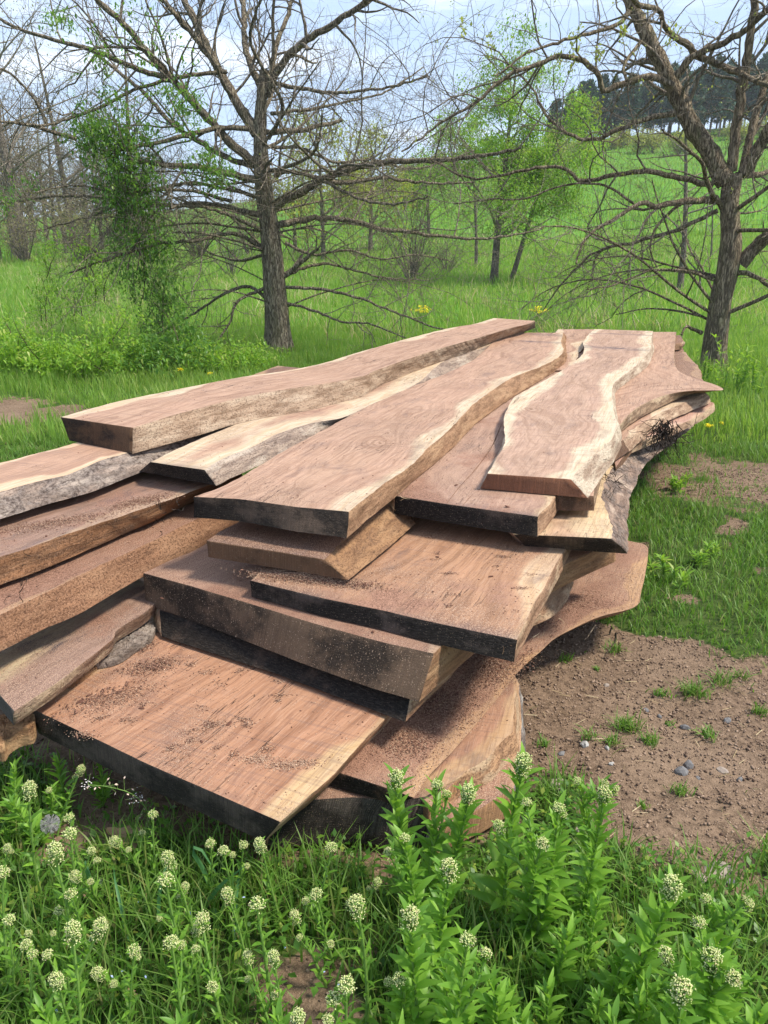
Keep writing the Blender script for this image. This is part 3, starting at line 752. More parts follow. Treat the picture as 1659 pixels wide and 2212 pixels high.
# left hand boards
slab('dark angled board at the left edge with pale sapwood, above the red slab', .37, .045,
     [(-50, 1445), (60, 1376), (170, 1322), (300, 1250)], [(31, 1536), (90, 1497), (146, 1458), (207, 1410), (244, 1379), (254, 1360), (306, 1328), (340, 1300)],
     fl=.0, fr=-.012, rough=.002, sap='L', top=wood_top('wood_face', heart=(.27, .17, .125), heart2=(.12, .07, .05), sap=(.56, .47, .29), sapw=.10, coat=.35, dust=.8, stain=.8, enddark=0, seed=20),
     side=wood_side('live_edge', base=(.22, .14, .1), bark=.5, seed=20), end=wood_end('end_grain', base=(.12, .11, .1), black=.6, seed=20), dust=.8)
slab('rusty brown sawdust-coated board low on the left under the wet one', .535, .085,
     [(-260, 1380), (0, 1220), (200, 1140), (420, 1060)], [(-40, 1348), (0, 1328), (110, 1274), (215, 1222), (330, 1168), (430, 1118), (520, 1070)],
     Rb=[(-50, 1432), (0, 1408), (90, 1362), (175, 1324), (300, 1250), (450, 1172), (540, 1110)], rough=.003,
     top=wood_top('wood_face', heart=(.25, .12, .07), heart2=(.15, .065, .035), sap=(.42, .25, .13), sapw=.012, coat=.7, dust=.9, stain=.1, seed=21),
     side=wood_side('live_edge', base=(.24, .125, .07), dark=(.13, .065, .038), light=(.31, .18, .105), bark=.02, dust=.9, seed=21), end=wood_end('end_grain', seed=21), dust=.7)
slab('wet darkened board on the left, second from the top of its side', .628, .075,
     [(-300, 1230), (0, 1110), (200, 1040), (420, 960)], [(-60, 1226), (0, 1204), (75, 1179), (140, 1155), (210, 1132), (300, 1102), (415, 1062), (520, 1020)],
     Rb=[(-60, 1292), (0, 1264), (50, 1246), (110, 1222), (180, 1192), (250, 1162), (415, 1086), (530, 1040)], rough=.005,
     top=wood_top('wood_face', heart=(.27, .165, .12), heart2=(.14, .08, .055), sap=(.5, .36, .25), sapw=.02, coat=.5, dust=.4, stain=.75, seed=22, wet=1),
     side=wood_side('live_edge', base=(.24, .12, .06), dark=(.05, .03, .02), light=(.29, .16, .085), bark=.3, dust=.6, seed=22), end=wood_end('end_grain', seed=22), dust=.7)
slab('mottled grey-barked board running out of the picture on the left', .722, .06,
     [(-300, 1075), (0, 1000), (90, 977), (165, 956), (400, 880), (560, 808)], [(-60, 1086), (0, 1064), (80, 1040), (150, 1024), (215, 996), (280, 976), (400, 935), (560, 880), (700, 815)],
     Rb=[(-60, 1148), (0, 1121), (50, 1106), (100, 1089), (200, 1061), (300, 1021), (420, 975), (580, 900), (720, 835)], rough=.005,
     top=wood_top('wood_face', heart=(.41, .25, .165), heart2=(.27, .155, .10), sap=(.66, .5, .34), sapw=.035, dust=.2, stain=.2, seed=23),
     side=wood_side('live_edge', base=(.33, .25, .2), dark=(.06, .05, .045), light=(.45, .38, .32), bark=.85, dust=.1, seed=23), end=wood_end('end_grain', seed=23), dust=.2)

# top planks
slab('pale top plank with slanting worn edges, tucked under the left thick plank', .722, .055,
     [(325, 998), (400, 962), (490, 925), (580, 890), (720, 850), (850, 790), (980, 740), (1060, 725)],
     [(442, 1015), (480, 991), (550, 963), (600, 937), (675, 914), (740, 902), (800, 875), (882, 838), (917, 816), (948, 787), (983, 771), (1058, 746), (1090, 735)],
     Lb=[(301, 1018), (380, 975), (480, 930), (580, 890), (720, 850), (850, 790), (980, 740), (1060, 730)],
     Rb=[(467, 1049), (560, 1004), (640, 968), (700, 937), (790, 900), (860, 868), (930, 835), (965, 815), (1010, 787), (1065, 765), (1095, 745)],
     rough=.004, top=wood_top('wood_face', heart=(.40, .25, .17), heart2=(.25, .14, .09), sap=(.62, .51, .36), sapw=.15, dust=.25, stain=.15, seed=24),
     side=wood_side('live_edge', base=(.36, .28, .22), dark=(.12, .09, .08), light=(.52, .45, .37), bark=.25, dust=.35, seed=24), end=wood_end('end_grain', base=(.09, .07, .06), black=.8, seed=24), dust=.4)
slab('thick left top plank with a cracked front end, wavy right edge', .815, .092,
     [(132, 901), (200, 882), (270, 864), (398, 838), (508, 817), (640, 797), (706, 782), (772, 762), (882, 731), (970, 709), (1023, 700), (1067, 687)],
     [(287, 924), (398, 890), (530, 857), (627, 839), (706, 828), (781, 813), (807, 802), (882, 775), (970, 747), (1049, 725), (1102, 709), (1140, 700), (1156, 693)],
     Rb=[(286, 980), (398, 949), (534, 910), (662, 887), (740, 868), (781, 857), (797, 848), (838, 826), (926, 791), (1014, 760), (1071, 737), (1120, 722), (1156, 708)],
     fl=-.025, rough=.004, sap='L', top=wood_top('wood_face', **PINK, sapw=.04, dust=.2, stain=.1, enddark=.05, seed=25),
     side=wood_side('live_edge', base=(.37, .27, .19), dark=(.13, .08, .05), light=(.48, .38, .28), bark=.15, dust=.5, seed=25), end=wood_end('end_grain', base=(.13, .075, .045), black=.75, seed=25, specks=.1), dust=.4)
slab('central long plank with a bright sapwood stripe and dark scored front end', .726, .07,
     [(419, 1073), (480, 1051), (540, 1018), (625, 968), (700, 928), (785, 883), (873, 843), (926, 821), (965, 806), (1023, 777), (1045, 758), (1060, 745), (1069, 733), (1090, 718)],
     [(753, 1105), (829, 1046), (889, 1004), (929, 964), (970, 929), (1020, 876), (1055, 849), (1110, 814), (1170, 791), (1207, 771), (1217, 756), (1212, 739), (1217, 719)],
     Rb=[(748, 1162), (829, 1094), (929, 1009), (980, 965), (1030, 914), (1105, 859), (1180, 814), (1220, 786), (1225, 768), (1222, 745), (1224, 728)],
     mid=[(520, 1078), (640, 1095)], fl=.012, knots=[(818, 957)], rough=.003, sap='R', bars=[(1150, 722, .07), (1150, 738, .05)],
     top=wood_top('wood_face', **PINK, sapw=.07, dust=.35, stain=.3, enddark=.1, seed=26),
     side=wood_side('live_edge', base=(.34, .205, .12), light=(.44, .29, .17), dark=(.12, .065, .035), bark=.16, dust=.7, seed=26), end=wood_end('end_grain', base=(.13, .095, .075), black=.85, seed=26, specks=.2), dust=.5)
slab('right-hand top plank with a knot and a wavy waisted outline, pale at its near end', .712, .058,
     [(1054, 1023), (1070, 994), (1090, 959), (1089, 925), (1089, 900), (1102, 872), (1114, 856), (1150, 836), (1190, 814), (1230, 789), (1255, 769), (1262, 754), (1260, 739), (1270, 724), (1284, 711)],
     [(1232, 1035), (1260, 1004), (1295, 974), (1320, 949), (1332, 919), (1325, 884), (1322, 862), (1325, 831), (1345, 812), (1380, 784), (1405, 754), (1407, 734), (1410, 715)],
     Rb=[(1270, 1076), (1305, 1024), (1330, 989), (1343, 949), (1336, 912), (1330, 880), (1327, 860), (1333, 843), (1360, 822), (1398, 791), (1412, 760), (1410, 742), (1412, 726)],
     Lb=[(1038, 1055), (1052, 1020), (1075, 982), (1090, 950), (1094, 915), (1107, 880), (1120, 862), (1155, 842), (1195, 820), (1234, 796), (1260, 774), (1266, 758), (1266, 745), (1275, 730), (1288, 718)],
     knots=[(1148, 884)], rough=.003, bars=[(1330, 752, .08), (1340, 722, .03)], top=wood_top('wood_face', heart=(.42, .275, .195), heart2=(.26, .155, .10), sap=(.65, .55, .40), sapw=.07, dust=.15, stain=.25, enddark=0, seed=27),
     side=wood_side('live_edge', base=(.46, .37, .28), dark=(.2, .13, .09), light=(.6, .52, .4), bark=.08, dust=.3, seed=27), end=wood_end('end_grain', base=(.27, .125, .075), black=0, seed=27, specks=.1), dust=.15)
slab('thin sliver end peeking out left behind the thick top plank', .74, .04,
     [(540, 812), (600, 790)], [(640, 830), (700, 800)], fl=.0, fr=0, top=wood_top('wood_face', **DUST, seed=28), side=wood_side('live_edge', seed=28), end=wood_end('end_grain', seed=28))
# ---------------------------------------------------------------- loose sawdust and crumbs on the slabs
def top_height(X, Y, s):
    return s['z'] + s['tilt'] * (Y - s['y0'])
OCT_V = [(0, 0, -.5), (.5, 0, 0), (0, .5, 0), (-.5, 0, 0), (0, -.5, 0), (0, 0, .5)]
OCT_F = [(0, 2, 1), (0, 3, 2), (0, 4, 3), (0, 1, 4), (5, 1, 2), (5, 2, 3), (5, 3, 4), (5, 4, 1)]
m_crumb = plain_mat('sawdust_light', (0.34, 0.19, 0.12), (0.62, 0.43, 0.30), 90, 0.9)
m_dark = plain_mat('sawdust_dark', (0.10, 0.045, 0.03), (0.27, 0.145, 0.10), 90, 0.9)
def free_at(s, X, Y, clear=0.0):
    """points of the slab's top that no higher slab covers"""
    ok = in_poly(X, Y, s['poly']) & (seg_dist(X, Y, s['poly']) > 0.006)
    return ok
rg = np.random.default_rng(11)
PX, DX = [], []
for s in SLABS:
    if s['dust'] <= 0: continue
    po = np.array(s['poly']); (x0, y0), (x1, y1) = po.min(0), po.max(0)
    y1 = min(y1, 5.0); area = (x1 - x0) * (y1 - y0)
    n = int(area * 5200 * s['dust'])
    X = rg.uniform(x0, x1, n); Y = y0 + (y1 - y0) * rg.random(n) ** 1.3
    cl = vnoise(X, Y, 5.0, 21) * .6 + vnoise(X, Y, 14, 22) * .5
    keep = free_at(s, X, Y) & (rg.random(n) < np.clip(.30 + cl * .9, .05, 1))
    X, Y = X[keep], Y[keep]
    Z = top_height(X, Y, s) + .0006
    dk = rg.random(len(X)) < .22
    PX.append(np.column_stack([X, Y, Z])[~dk]); DX.append(np.column_stack([X, Y, Z])[dk])
def heap(cx, cy, z, n, sx, sy, dark=0.5, hgt=.012, ang=0):
    c = P(cx, cy, z); a = rg.normal(0, 1, (n, 2)); r = np.hypot(a[:, 0], a[:, 1])
    X = a[:, 0] * sx * .5; Y = a[:, 1] * sy * .5
    xx = c.x + X * math.cos(ang) - Y * math.sin(ang); yy = c.y + X * math.sin(ang) + Y * math.cos(ang)
    zz = z + rg.random(n) * hgt * np.exp(-r * r * .7)
    A = np.column_stack([xx, yy, zz]); d = rg.random(n) < dark
    PX.append(A[~d]); DX.append(A[d])
heap(680, 1252, .526, 9000, .18, .035, .25, .024, -.25)      # ridge of dust along the short slab
heap(620, 1238, .526, 3000, .08, .03, .25, .016, -.25)
heap(1060, 1440, .205, 6000, .16, .10, .4, .014, .8)
heap(960, 1520, .205, 4200, .10, .14, .4, .010, -.3)
heap(880, 1600, .205, 2500, .10, .10, .5, .006)
heap(1230, 1300, .205, 2500, .14, .10, .35, .005)
heap(250, 1510, .285, 1500, .16, .05, .4, .006, .6)
heap(330, 1440, .285, 1500, .10, .05, .4, .006, .4)
heap(300, 1400, .285, 900, .06, .03, .5, .012, .4)
for _ in range(26):
    heap(rg.uniform(180, 620), rg.uniform(1430, 1640), .285, int(rg.uniform(40, 160)), rg.uniform(.01, .04), rg.uniform(.008, .02), .4, .004, rg.uniform(-1, 1))
for (a, b) in ((560, 1640), (655, 1648), (610, 1655)):
    heap(a, b, .285, 500, .05, .018, .1, .003)
for _ in range(14):
    heap(rg.uniform(900, 1150), rg.uniform(1160, 1340), .526, int(rg.uniform(20, 90)), rg.uniform(.01, .03), .012, .6, .003)
heap(300, 1085, .629, 2500, .12, .05, .45, .006, .7); heap(120, 1130, .629, 2500, .2, .05, .45, .006, .5)
heapc = []
for (cx_, cy_, z_, n_, sx_, sy_, an_) in ((690, 1254, .527, 420, .17, .022, -.25), (640, 1244, .527, 160, .08, .018, -.25), (1070, 1430, .207, 500, .15, .08, .8), (960, 1520, .207, 300, .09, .12, -.3), (230, 1500, .287, 150, .14, .035, .7), (320, 1440, .287, 130, .08, .04, .4), (1180, 1350, .207, 120, .06, .05, .8)):
    c = P(cx_, cy_, z_); X = rg.normal(0, sx_ * .5, n_); Y = rg.normal(0, sy_ * .5, n_)
    heapc.append(np.column_stack([c.x + X * math.cos(an_) - Y * math.sin(an_), c.y + X * math.sin(an_) + Y * math.cos(an_), z_ + rg.random(n_) * .004]))
def crumbs(name, A, lo, hi, mat, label, kind='stuff'):
    n = len(A); s = rg.uniform(lo, hi, n) ** 1.0
    sc = np.column_stack([s * rg.uniform(.8, 2.2, n), s * rg.uniform(.5, 1, n), s * rg.uniform(.35, .7, n)])
    A = A.copy(); A[:, 2] += sc[:, 2] * .4
    me = scatter(name, OCT_V, OCT_F, A, rand_rot(n, rg, tilt=rg.normal(0, .25, n)), sc, rg)
    o = link(name, me, None, [mat]); tag(o, label, 'sawdust', None, kind); return o
crumbs('sawdust', np.concatenate(PX), .0012, .0034, m_crumb, 'pale sawdust specks strewn over the slab tops')
crumbs('sawdust', np.concatenate(DX), .0014, .0046, m_dark, 'dark reddish bark crumbs strewn over the slab tops')
crumbs('sawdust', np.concatenate(heapc), .003, .0075, m_dark, 'clumps of damp brown sawdust heaped where slabs overlap')

# ---------------------------------------------------------------- grass
m_grass_near = leaf_mat('grass_near', (0.07, 0.17, 0.028), (0.145, 0.30, 0.045), (0.34, 0.30, 0.13), .45, .45, tip=(0.17, 0.30, 0.05), patch=2.2)
m_grass_far = leaf_mat('grass_lawn', (0.145, 0.29, 0.045), (0.26, 0.42, 0.075), (0.38, 0.44, 0.13), .5, .5, patch=.5)
m_straw = leaf_mat('dry_grass', (0.38, 0.29, 0.15), (0.62, 0.52, 0.33), None, .3, .7)
rg = np.random.default_rng(5)
def wedge(n, ya, yb, pad=1.2, pw=1.0):
    """random ground places inside the view, ya..yb metres away"""
    Y = (ya ** (1 + pw) + rg.random(n) * (yb ** (1 + pw) - ya ** (1 + pw))) ** (1 / (1 + pw))
    X = rg.uniform(-1, 1, n) * (Y * .52 + pad)
    return X, Y
def sward(name, n, ya, yb, h, wd, mat, label, lean=.4, pw=1.0, keepf=None, pad=1.2, sup=0.55):
    X, Y = wedge(n, ya, yb, pad, pw)
    d = dirtness(X, Y)
    k = rg.random(n) > np.clip(d * 1.15, 0, .997 if sup else 1)
    if keepf is not None: k &= keepf(X, Y)
    X, Y = X[k], Y[k]; n = len(X)
    hh = h * rg.uniform(.45, 1.15, n) * np.clip(1 + .45 * vnoise(X, Y, 1.1, 8), .35, 1.9) * (1 - .45 * dirtness(X, Y))
    o = link(name, grass_mesh(name, X, Y, surf_z(X, Y) - .004, hh, wd * rg.uniform(.6, 1.3, n), rg, lean), None, [mat])
    return tag(o, label, 'grass', None, 'stuff')
sward('grass', 26000, .55, 2.3, .12, .0045, m_grass_near, 'short green grass between the flowering weeds in the foreground', .7, pw=.6, pad=.5)
sward('grass', 95000, 2.2, 5.8, .075, .0050, m_grass_near, 'short grass around the bare dirt beside the woodpile', .7, pw=.7)
sward('grass', 120000, 5.6, 13, .15, .007, m_grass_far, 'bright green spring grass under the bare trees', .45, pw=.7)
sward('grass', 130000, 12.5, 34, .24, .016, m_grass_far, 'tall bright grass of the field behind the trees', .4, pw=.6, pad=3)
sward('grass', 60000, 33, 125, .42, .06, m_grass_far, 'green grass covering the far hillside', .4, pw=.5, pad=5)
def dry_zone(X, Y): return (vnoise(X, Y, .55, 31) + vnoise(X, Y, 1.7, 32) * .5) > .30
sward('dry_grass', 34000, 11, 38, .42, .008, m_straw, 'tufts of straw coloured dead grass in the field', .8, pw=.5, keepf=dry_zone, pad=3)

# ground leaves between the weeds and clover-like cover
m_cover = leaf_mat('ground_cover', (0.055, 0.15, 0.02), (0.13, 0.29, 0.035), (0.28, 0.36, 0.06), .4, .4)
X, Y = wedge(15000, .5, 2.15, .5, .6); d = dirtness(X, Y); k = rg.random(len(X)) > d * 1.05; X, Y = X[k], Y[k]; n = len(X)
lay = rg.random(n)
me = scatter('leaves', CARD_V, CARD_F, np.column_stack([X, Y, surf_z(X, Y) + .005 + .07 * lay * np.clip(.5 + .6 * vnoise(X, Y, 4, 51), 0, 1)]),
             rand_rot(n, rg, tilt=rg.normal(.5, .4, n)), rg.uniform(.012, .030, n), rg)
tag(link('ground_cover', me, None, [m_cover]), 'low small-leaved green ground cover under the flowering weeds', 'ground cover', None, 'stuff')
# tiny blue speedwell flowers
m_blue, t_ = new_mat('speedwell'); finish(t_, (0.42, 0.52, 0.85), .6)

# gravel and crumbs on the bare soil
m_grav = plain_mat('gravel', (0.07, 0.042, 0.03), (0.32, 0.225, 0.16), 30, .9)
m_stone = plain_mat('stone', (0.15, 0.145, 0.145), (0.29, 0.28, 0.275), 40, .85, .6)
m_stone_pale = plain_mat('pale_stone', (0.28, 0.23, 0.19), (0.42, 0.36, 0.31), 30, .85, .5)
m_white = plain_mat('white_chip', (0.35, 0.34, 0.32), (0.58, 0.57, 0.55), 30, .85, .3)
X, Y = wedge(150000, .9, 5.0, .8, .6); d = dirtness(X, Y); k = (d > .45) & ((X > .3) | (rg.random(len(X)) < .25)); X, Y = X[k], Y[k]; n = len(X)
s_ = .0018 + .005 * rg.random(n) ** 5 + .0016 * rg.random(n)
sc = np.column_stack([s_ * rg.uniform(.9, 1.8, n), s_ * rg.uniform(.8, 1.2, n), s_ * .8])
me = scatter('gravel', OCT_V, OCT_F, np.column_stack([X, Y, surf_z(X, Y) + s_ * .3]), rand_rot(n, rg, tilt=rg.normal(0, .4, n)), sc * 1.6, rg)
tag(link('gravel', me, None, [m_grav]), 'crumbly soil and fine gravel on the bare dirt patch', 'gravel', None, 'stuff')
# bits of straw on the soil
X, Y = wedge(2600, 1.0, 5.0, .5, .7); k = (dirtness(X, Y) > .3); X, Y = X[k], Y[k]; n = len(X)
me = scatter('straw', [(-.5, -.02, 0), (.5, -.02, 0), (.5, .02, 0.02), (-.5, .02, .02)], [(0, 1, 2, 3)], np.column_stack([X, Y, surf_z(X, Y) + .006]),
             rand_rot(n, rg, tilt=rg.normal(0, .2, n)), rg.uniform(.012, .045, n), rg)
tag(link('straw', me, None, [m_straw]), 'thin bits of dry straw scattered on the dirt', 'straw', None, 'stuff')

def rock_mesh(name, s, seed, flat=.6):
    import bmesh
    bm = bmesh.new(); bmesh.ops.create_icosphere(bm, subdivisions=2, radius=1)
    for v in bm.verts:
        p = v.co.copy(); q = mnoise.voronoi(p * .9 + Vector((seed, 0, 0)))[0][0]
        v.co = p * (.62 + .62 * q + .16 * mnoise.noise(p * 2.2 + Vector((seed * 2, 0, 0))) + .05 * mnoise.noise(p * 7))
        v.co.x *= s[0]; v.co.y *= s[1]; v.co.z *= s[2]
    me = bpy.data.meshes.new(name); bm.to_mesh(me); bm.free(); return me
STN = [(1472, 1668, .030, .020, 'grey squarish stone on the dirt, lower of the neighbouring pair', m_stone, 0), (1488, 1648, 0.024, .016, 'darker grey stone just above the squarish one on the dirt', m_stone, 0),
       (1481, 1556 + 10, .022, .015, 'grey stone with a shadowed side at the middle of the dirt patch', m_stone, 0),
       (1573, 1553, .018, .010, 'small grey stone near the right edge of the dirt', m_stone, 0), (1396, 1528, .014, .010, 'round pebble left of a grass tuft on the dirt', m_stone, 0),
       (1310, 1478, .014, .009, 'round brownish pebble near the middle tuft', m_stone_pale, 0), (1426, 1540, .012, .009, 'grey pebble beside the middle tuft', m_stone, 0),
       (1560, 1660, .022, .010, 'flat brown-grey stone half sunk at the right', m_stone_pale, 0), (1598, 1682, .014, .010, 'small blue-grey stone low at the right edge', m_stone, 0),
       (1507, 1682, .010, .008, 'little grey stone right of the squarish one', m_stone, 0), (1550, 1872, .050, .006, 'broad pale flat stone sunk in the dirt at the lower right', m_stone_pale, 1),
       (1510, 1890, .026, .006, 'smaller pale flat stone left of the broad sunken one', m_stone_pale, 1), (1580, 1905, .020, .008, 'pale rounded stone below the broad sunken one', m_stone, 0),
       (1205, 1690, .040, .006, 'pale flat stone behind the tall weeds, near the slab corner', m_stone_pale, 1), (1255, 1790, .030, .006, 'pale flat stone seen through the tall weeds', m_stone_pale, 1),
       (1213, 1622, .016, .009, 'dark grey chip of stone near the bark edge', m_stone, 0),
       (1311, 1478 + 140, .012, .012, 'white crusty lump on the dirt, upper one', m_white, 0), (1320, 1658, .012, .007, 'white crusty lump on the dirt, lower one', m_white, 0),
       (1264, 1612, .022, .012, 'crinkled pale lump beside a dark weed on the dirt', m_white, 0)]
for i, (x, y, s, hh, lb, mt, fl) in enumerate(STN):
    p = P(x, y, .004); s *= 1.0
    o = link('stone', rock_mesh('stone', (s * .85, s * .62, hh * (.9 if not fl else .8)), i * 3.3), None, [mt])
    o.location = (p.x, p.y, surf_z(p.x, p.y) + hh * .15); o.rotation_euler = (0, 0, i * 1.3)
    tag(o, lb, 'stone', 'stones on the bare dirt')

# ---------------------------------------------------------------- trees
rnd = random.Random(4)
def V3(p): return Vector(p)
def wander(p0, d0, L, n, rn, bend=.35, up=0.0, droop=0.0):
    pts = [V3(p0)]; d = d0.normalized(); c = Vector((rn.gauss(0, 1), rn.gauss(0, 1), rn.gauss(0, .6))) * bend * .5
    for i in range(n):
        d = (d + c / n + Vector((rn.gauss(0, 1), rn.gauss(0, 1), rn.gauss(0, 1))) * bend / n * 1.1 + Vector((0, 0, up - droop * i / n)) / n).normalized()
        pts.append(pts[-1] + d * L / n)
    return pts
def twigs(tb, pts, r0, r1, lev, rn, dens=3.0, Ls=.5, minr=.0017, up=.5, tips=None, k=(5, 4, 3), lmax=1.8, mono=.25):
    """side branches along a limb, and theirs in turn"""
    Ls_ = [0.0]
    for a, b in zip(pts, pts[1:]): Ls_.append(Ls_[-1] + (b - a).length)
    T = Ls_[-1]
    if T < .05: return
    n = max(1, int(T * dens * rn.uniform(.8, 1.25)))
    for j in range(n):
        u = rn.uniform(.12, 1.0) ** .85 * T
        i = max(q for q in range(len(pts) - 1) if Ls_[q] <= u)
        f = (u - Ls_[i]) / max(1e-6, Ls_[i + 1] - Ls_[i]); p = pts[i].lerp(pts[i + 1], f)
        d = (pts[i + 1] - pts[i]).normalized()
        ax = Vector((rn.gauss(0, 1), rn.gauss(0, 1), rn.gauss(0, 1))); ax = (ax - ax.dot(d) * d).normalized()
        a = R(rn.uniform(30, 75)); nd = d * math.cos(a) + ax * math.sin(a); nd.z += rn.uniform(-.2, up)
        rr = (r0 + (r1 - r0) * u / T)
        L = min(lmax, (.18 + T * rn.uniform(.25, .55)) * Ls * 2 * (1.15 - .5 * u / T))
        if L < .08: L = .08
        br = max(minr, min(rr * rn.uniform(.4, .7), .012 + L * .009))
        q = wander(p, nd, L, 7 if lev < 2 else 4, rn, 1.15, up * .35)
        tb.add(q, np.linspace(br, max(minr * .6, br * .3), len(q)), k[min(lev, 2)])
        if lev < 2: twigs(tb, q, br, br * .3, lev + 1, rn, dens * (1.15 if lev == 0 else 1.0), Ls, minr, up, tips, k, lmax * .6)
        elif tips is not None: tips.append((q[-1], (q[-1] - q[-2]).normalized()))
        if lev >= 1 and tips is not None and rn.random() < .5: tips.append((q[len(q) // 2], nd))
def limb_px(tb, path, Y0, dY, r0, r1, rn, k=8, curve=2, jag=.012):
    n = len(path)
    ys = [Y0 + dY * ((i / (n - 1)) ** 1.2) for i in range(n)]
    pts = [PD(x, y, yy) for (x, y), yy in zip(path, ys)]
    q = resample(pts, sp=.07)
    q = [Vector(v) + Vector((rn.gauss(0, 1), rn.gauss(0, 1), rn.gauss(0, 1))) * jag * (0 if i == 0 else 1) * min(1, r0 / .03) * .5 for i, v in enumerate(q)]
    rad = np.linspace(0, 1, len(q)); rad = r0 + (r1 - r0) * rad ** .85
    rad = rad * (1 + np.array([rn.gauss(0, .05) for _ in rad]))
    tb.add(q, rad, k)
    return q, r0, r1
m_bark = bark_mat('tree_bark')
m_bark2 = bark_mat('right_tree_bark', (0.08, 0.06, 0.04), (0.36, 0.285, 0.19), mossf=.35)
m_twig = bark_mat('twig_bark', (0.15, 0.12, 0.09), (0.40, 0.34, 0.26), mossf=.2)

def big_tree(name, label, trunk, limbs, Y0, tr0, tr1, seed, bm_, extra=10, dens=3.0, droop=0):
    rn = random.Random(seed)
    g = PG(*trunk[0]); root = empty(name, (g.x, Y0, gz(g.x, Y0) - .05)); tag(root, label, 'tree')
    tk = Tubes()
    pts = [PD(x, y, Y0) for x, y in trunk]; pts[0] = Vector((pts[0].x, Y0, root.location.z))
    q = resample(pts, sp=.08); n = len(q)
    rad = tr0 + (tr1 - tr0) * np.linspace(0, 1, n) ** .9
    rad[:5] *= np.array([1.35, 1.2, 1.1, 1.05, 1.02])
    # bumpy trunk surface
    tk.add(q, rad, 28)
    Vv = np.concatenate(tk.V)
    for i in range(len(Vv)):
        v = Vector(Vv[i]); c = Vector(q[i // 28]); dr = (v - c).normalized()
        f = mnoise.fractal(Vector((v.x * 16, v.y * 16, v.z * 3)), .8, 2, 3)
        Vv[i] = v + dr * (.012 * f + .012 * mnoise.noise(Vector((v.x * 3, v.y * 3, v.z * 1.6))))
    tk.V = [Vv]
    lb = Tubes(); tw = Tubes(); tips = []
    for L in limbs:
        path, dY, w0, w1 = L[:4]
        r0 = w0 * .46 * Y0 / FPX * 1.0; r1 = w1 * .42 * Y0 / FPX
        q2, a, b = limb_px(lb, path, Y0, dY, r0, r1, rn, 9)
        twigs(tw, q2, a * .7, b, 0, rn, dens * (L[4] if len(L) > 4 else 1), .5, .0017, .45, tips)
    tp = [Vector(v) for v in q]
    for j in range(extra):     # limbs that come towards or go away from the camera
        i = int(n * rn.uniform(.3, .98)); a = rn.choice([-1, 1]) * math.pi / 2 + rn.uniform(-1.1, 1.1)
        d = Vector((math.cos(a) , math.sin(a), rn.uniform(-.15, .75)))
        L = rn.uniform(1.2, 2.6); q3 = wander(tp[i], d, L, 12, rn, .6, .3)
        r = rn.uniform(.014, .03); lb.add(q3, np.linspace(r, r * .3, 13), 7)
        twigs(tw, q3, r, r * .3, 0, rn, dens, .45, .0017, .4, tips)
    for j in range(droop):     # long low limbs that arch over and hang
        i = int(n * rn.uniform(.12, .62)); a = rn.choice([0, math.pi]) + rn.uniform(-.9, .9)
        d = Vector((math.cos(a), math.sin(a), rn.uniform(.1, .5)))
        L = rn.uniform(1.3, 3.2); q3 = wander(tp[i], d, L, 14, rn, .5, .1, 2.4)
        r = rn.uniform(.010, .020); lb.add(q3, np.linspace(r, r * .25, 15), 6)
        twigs(tw, q3, r, r * .25, 0, rn, dens, .5, .0017, .1, tips)
    off = root.location
    for tb, nm, mt in ((tk, 'trunk', bm_), (lb, 'limbs', bm_), (tw, 'twigs', m_twig)):
        tb.V = [v - np.array(off) for v in tb.V]
        tb.build(nm, mt, root)
    return root, tips
def c7(*a): return [(x / 2, y / 2) for x, y in a]
def c8(*a): return [(x / 2 + 829.5, y / 2) for x, y in a]
YM = 10.5
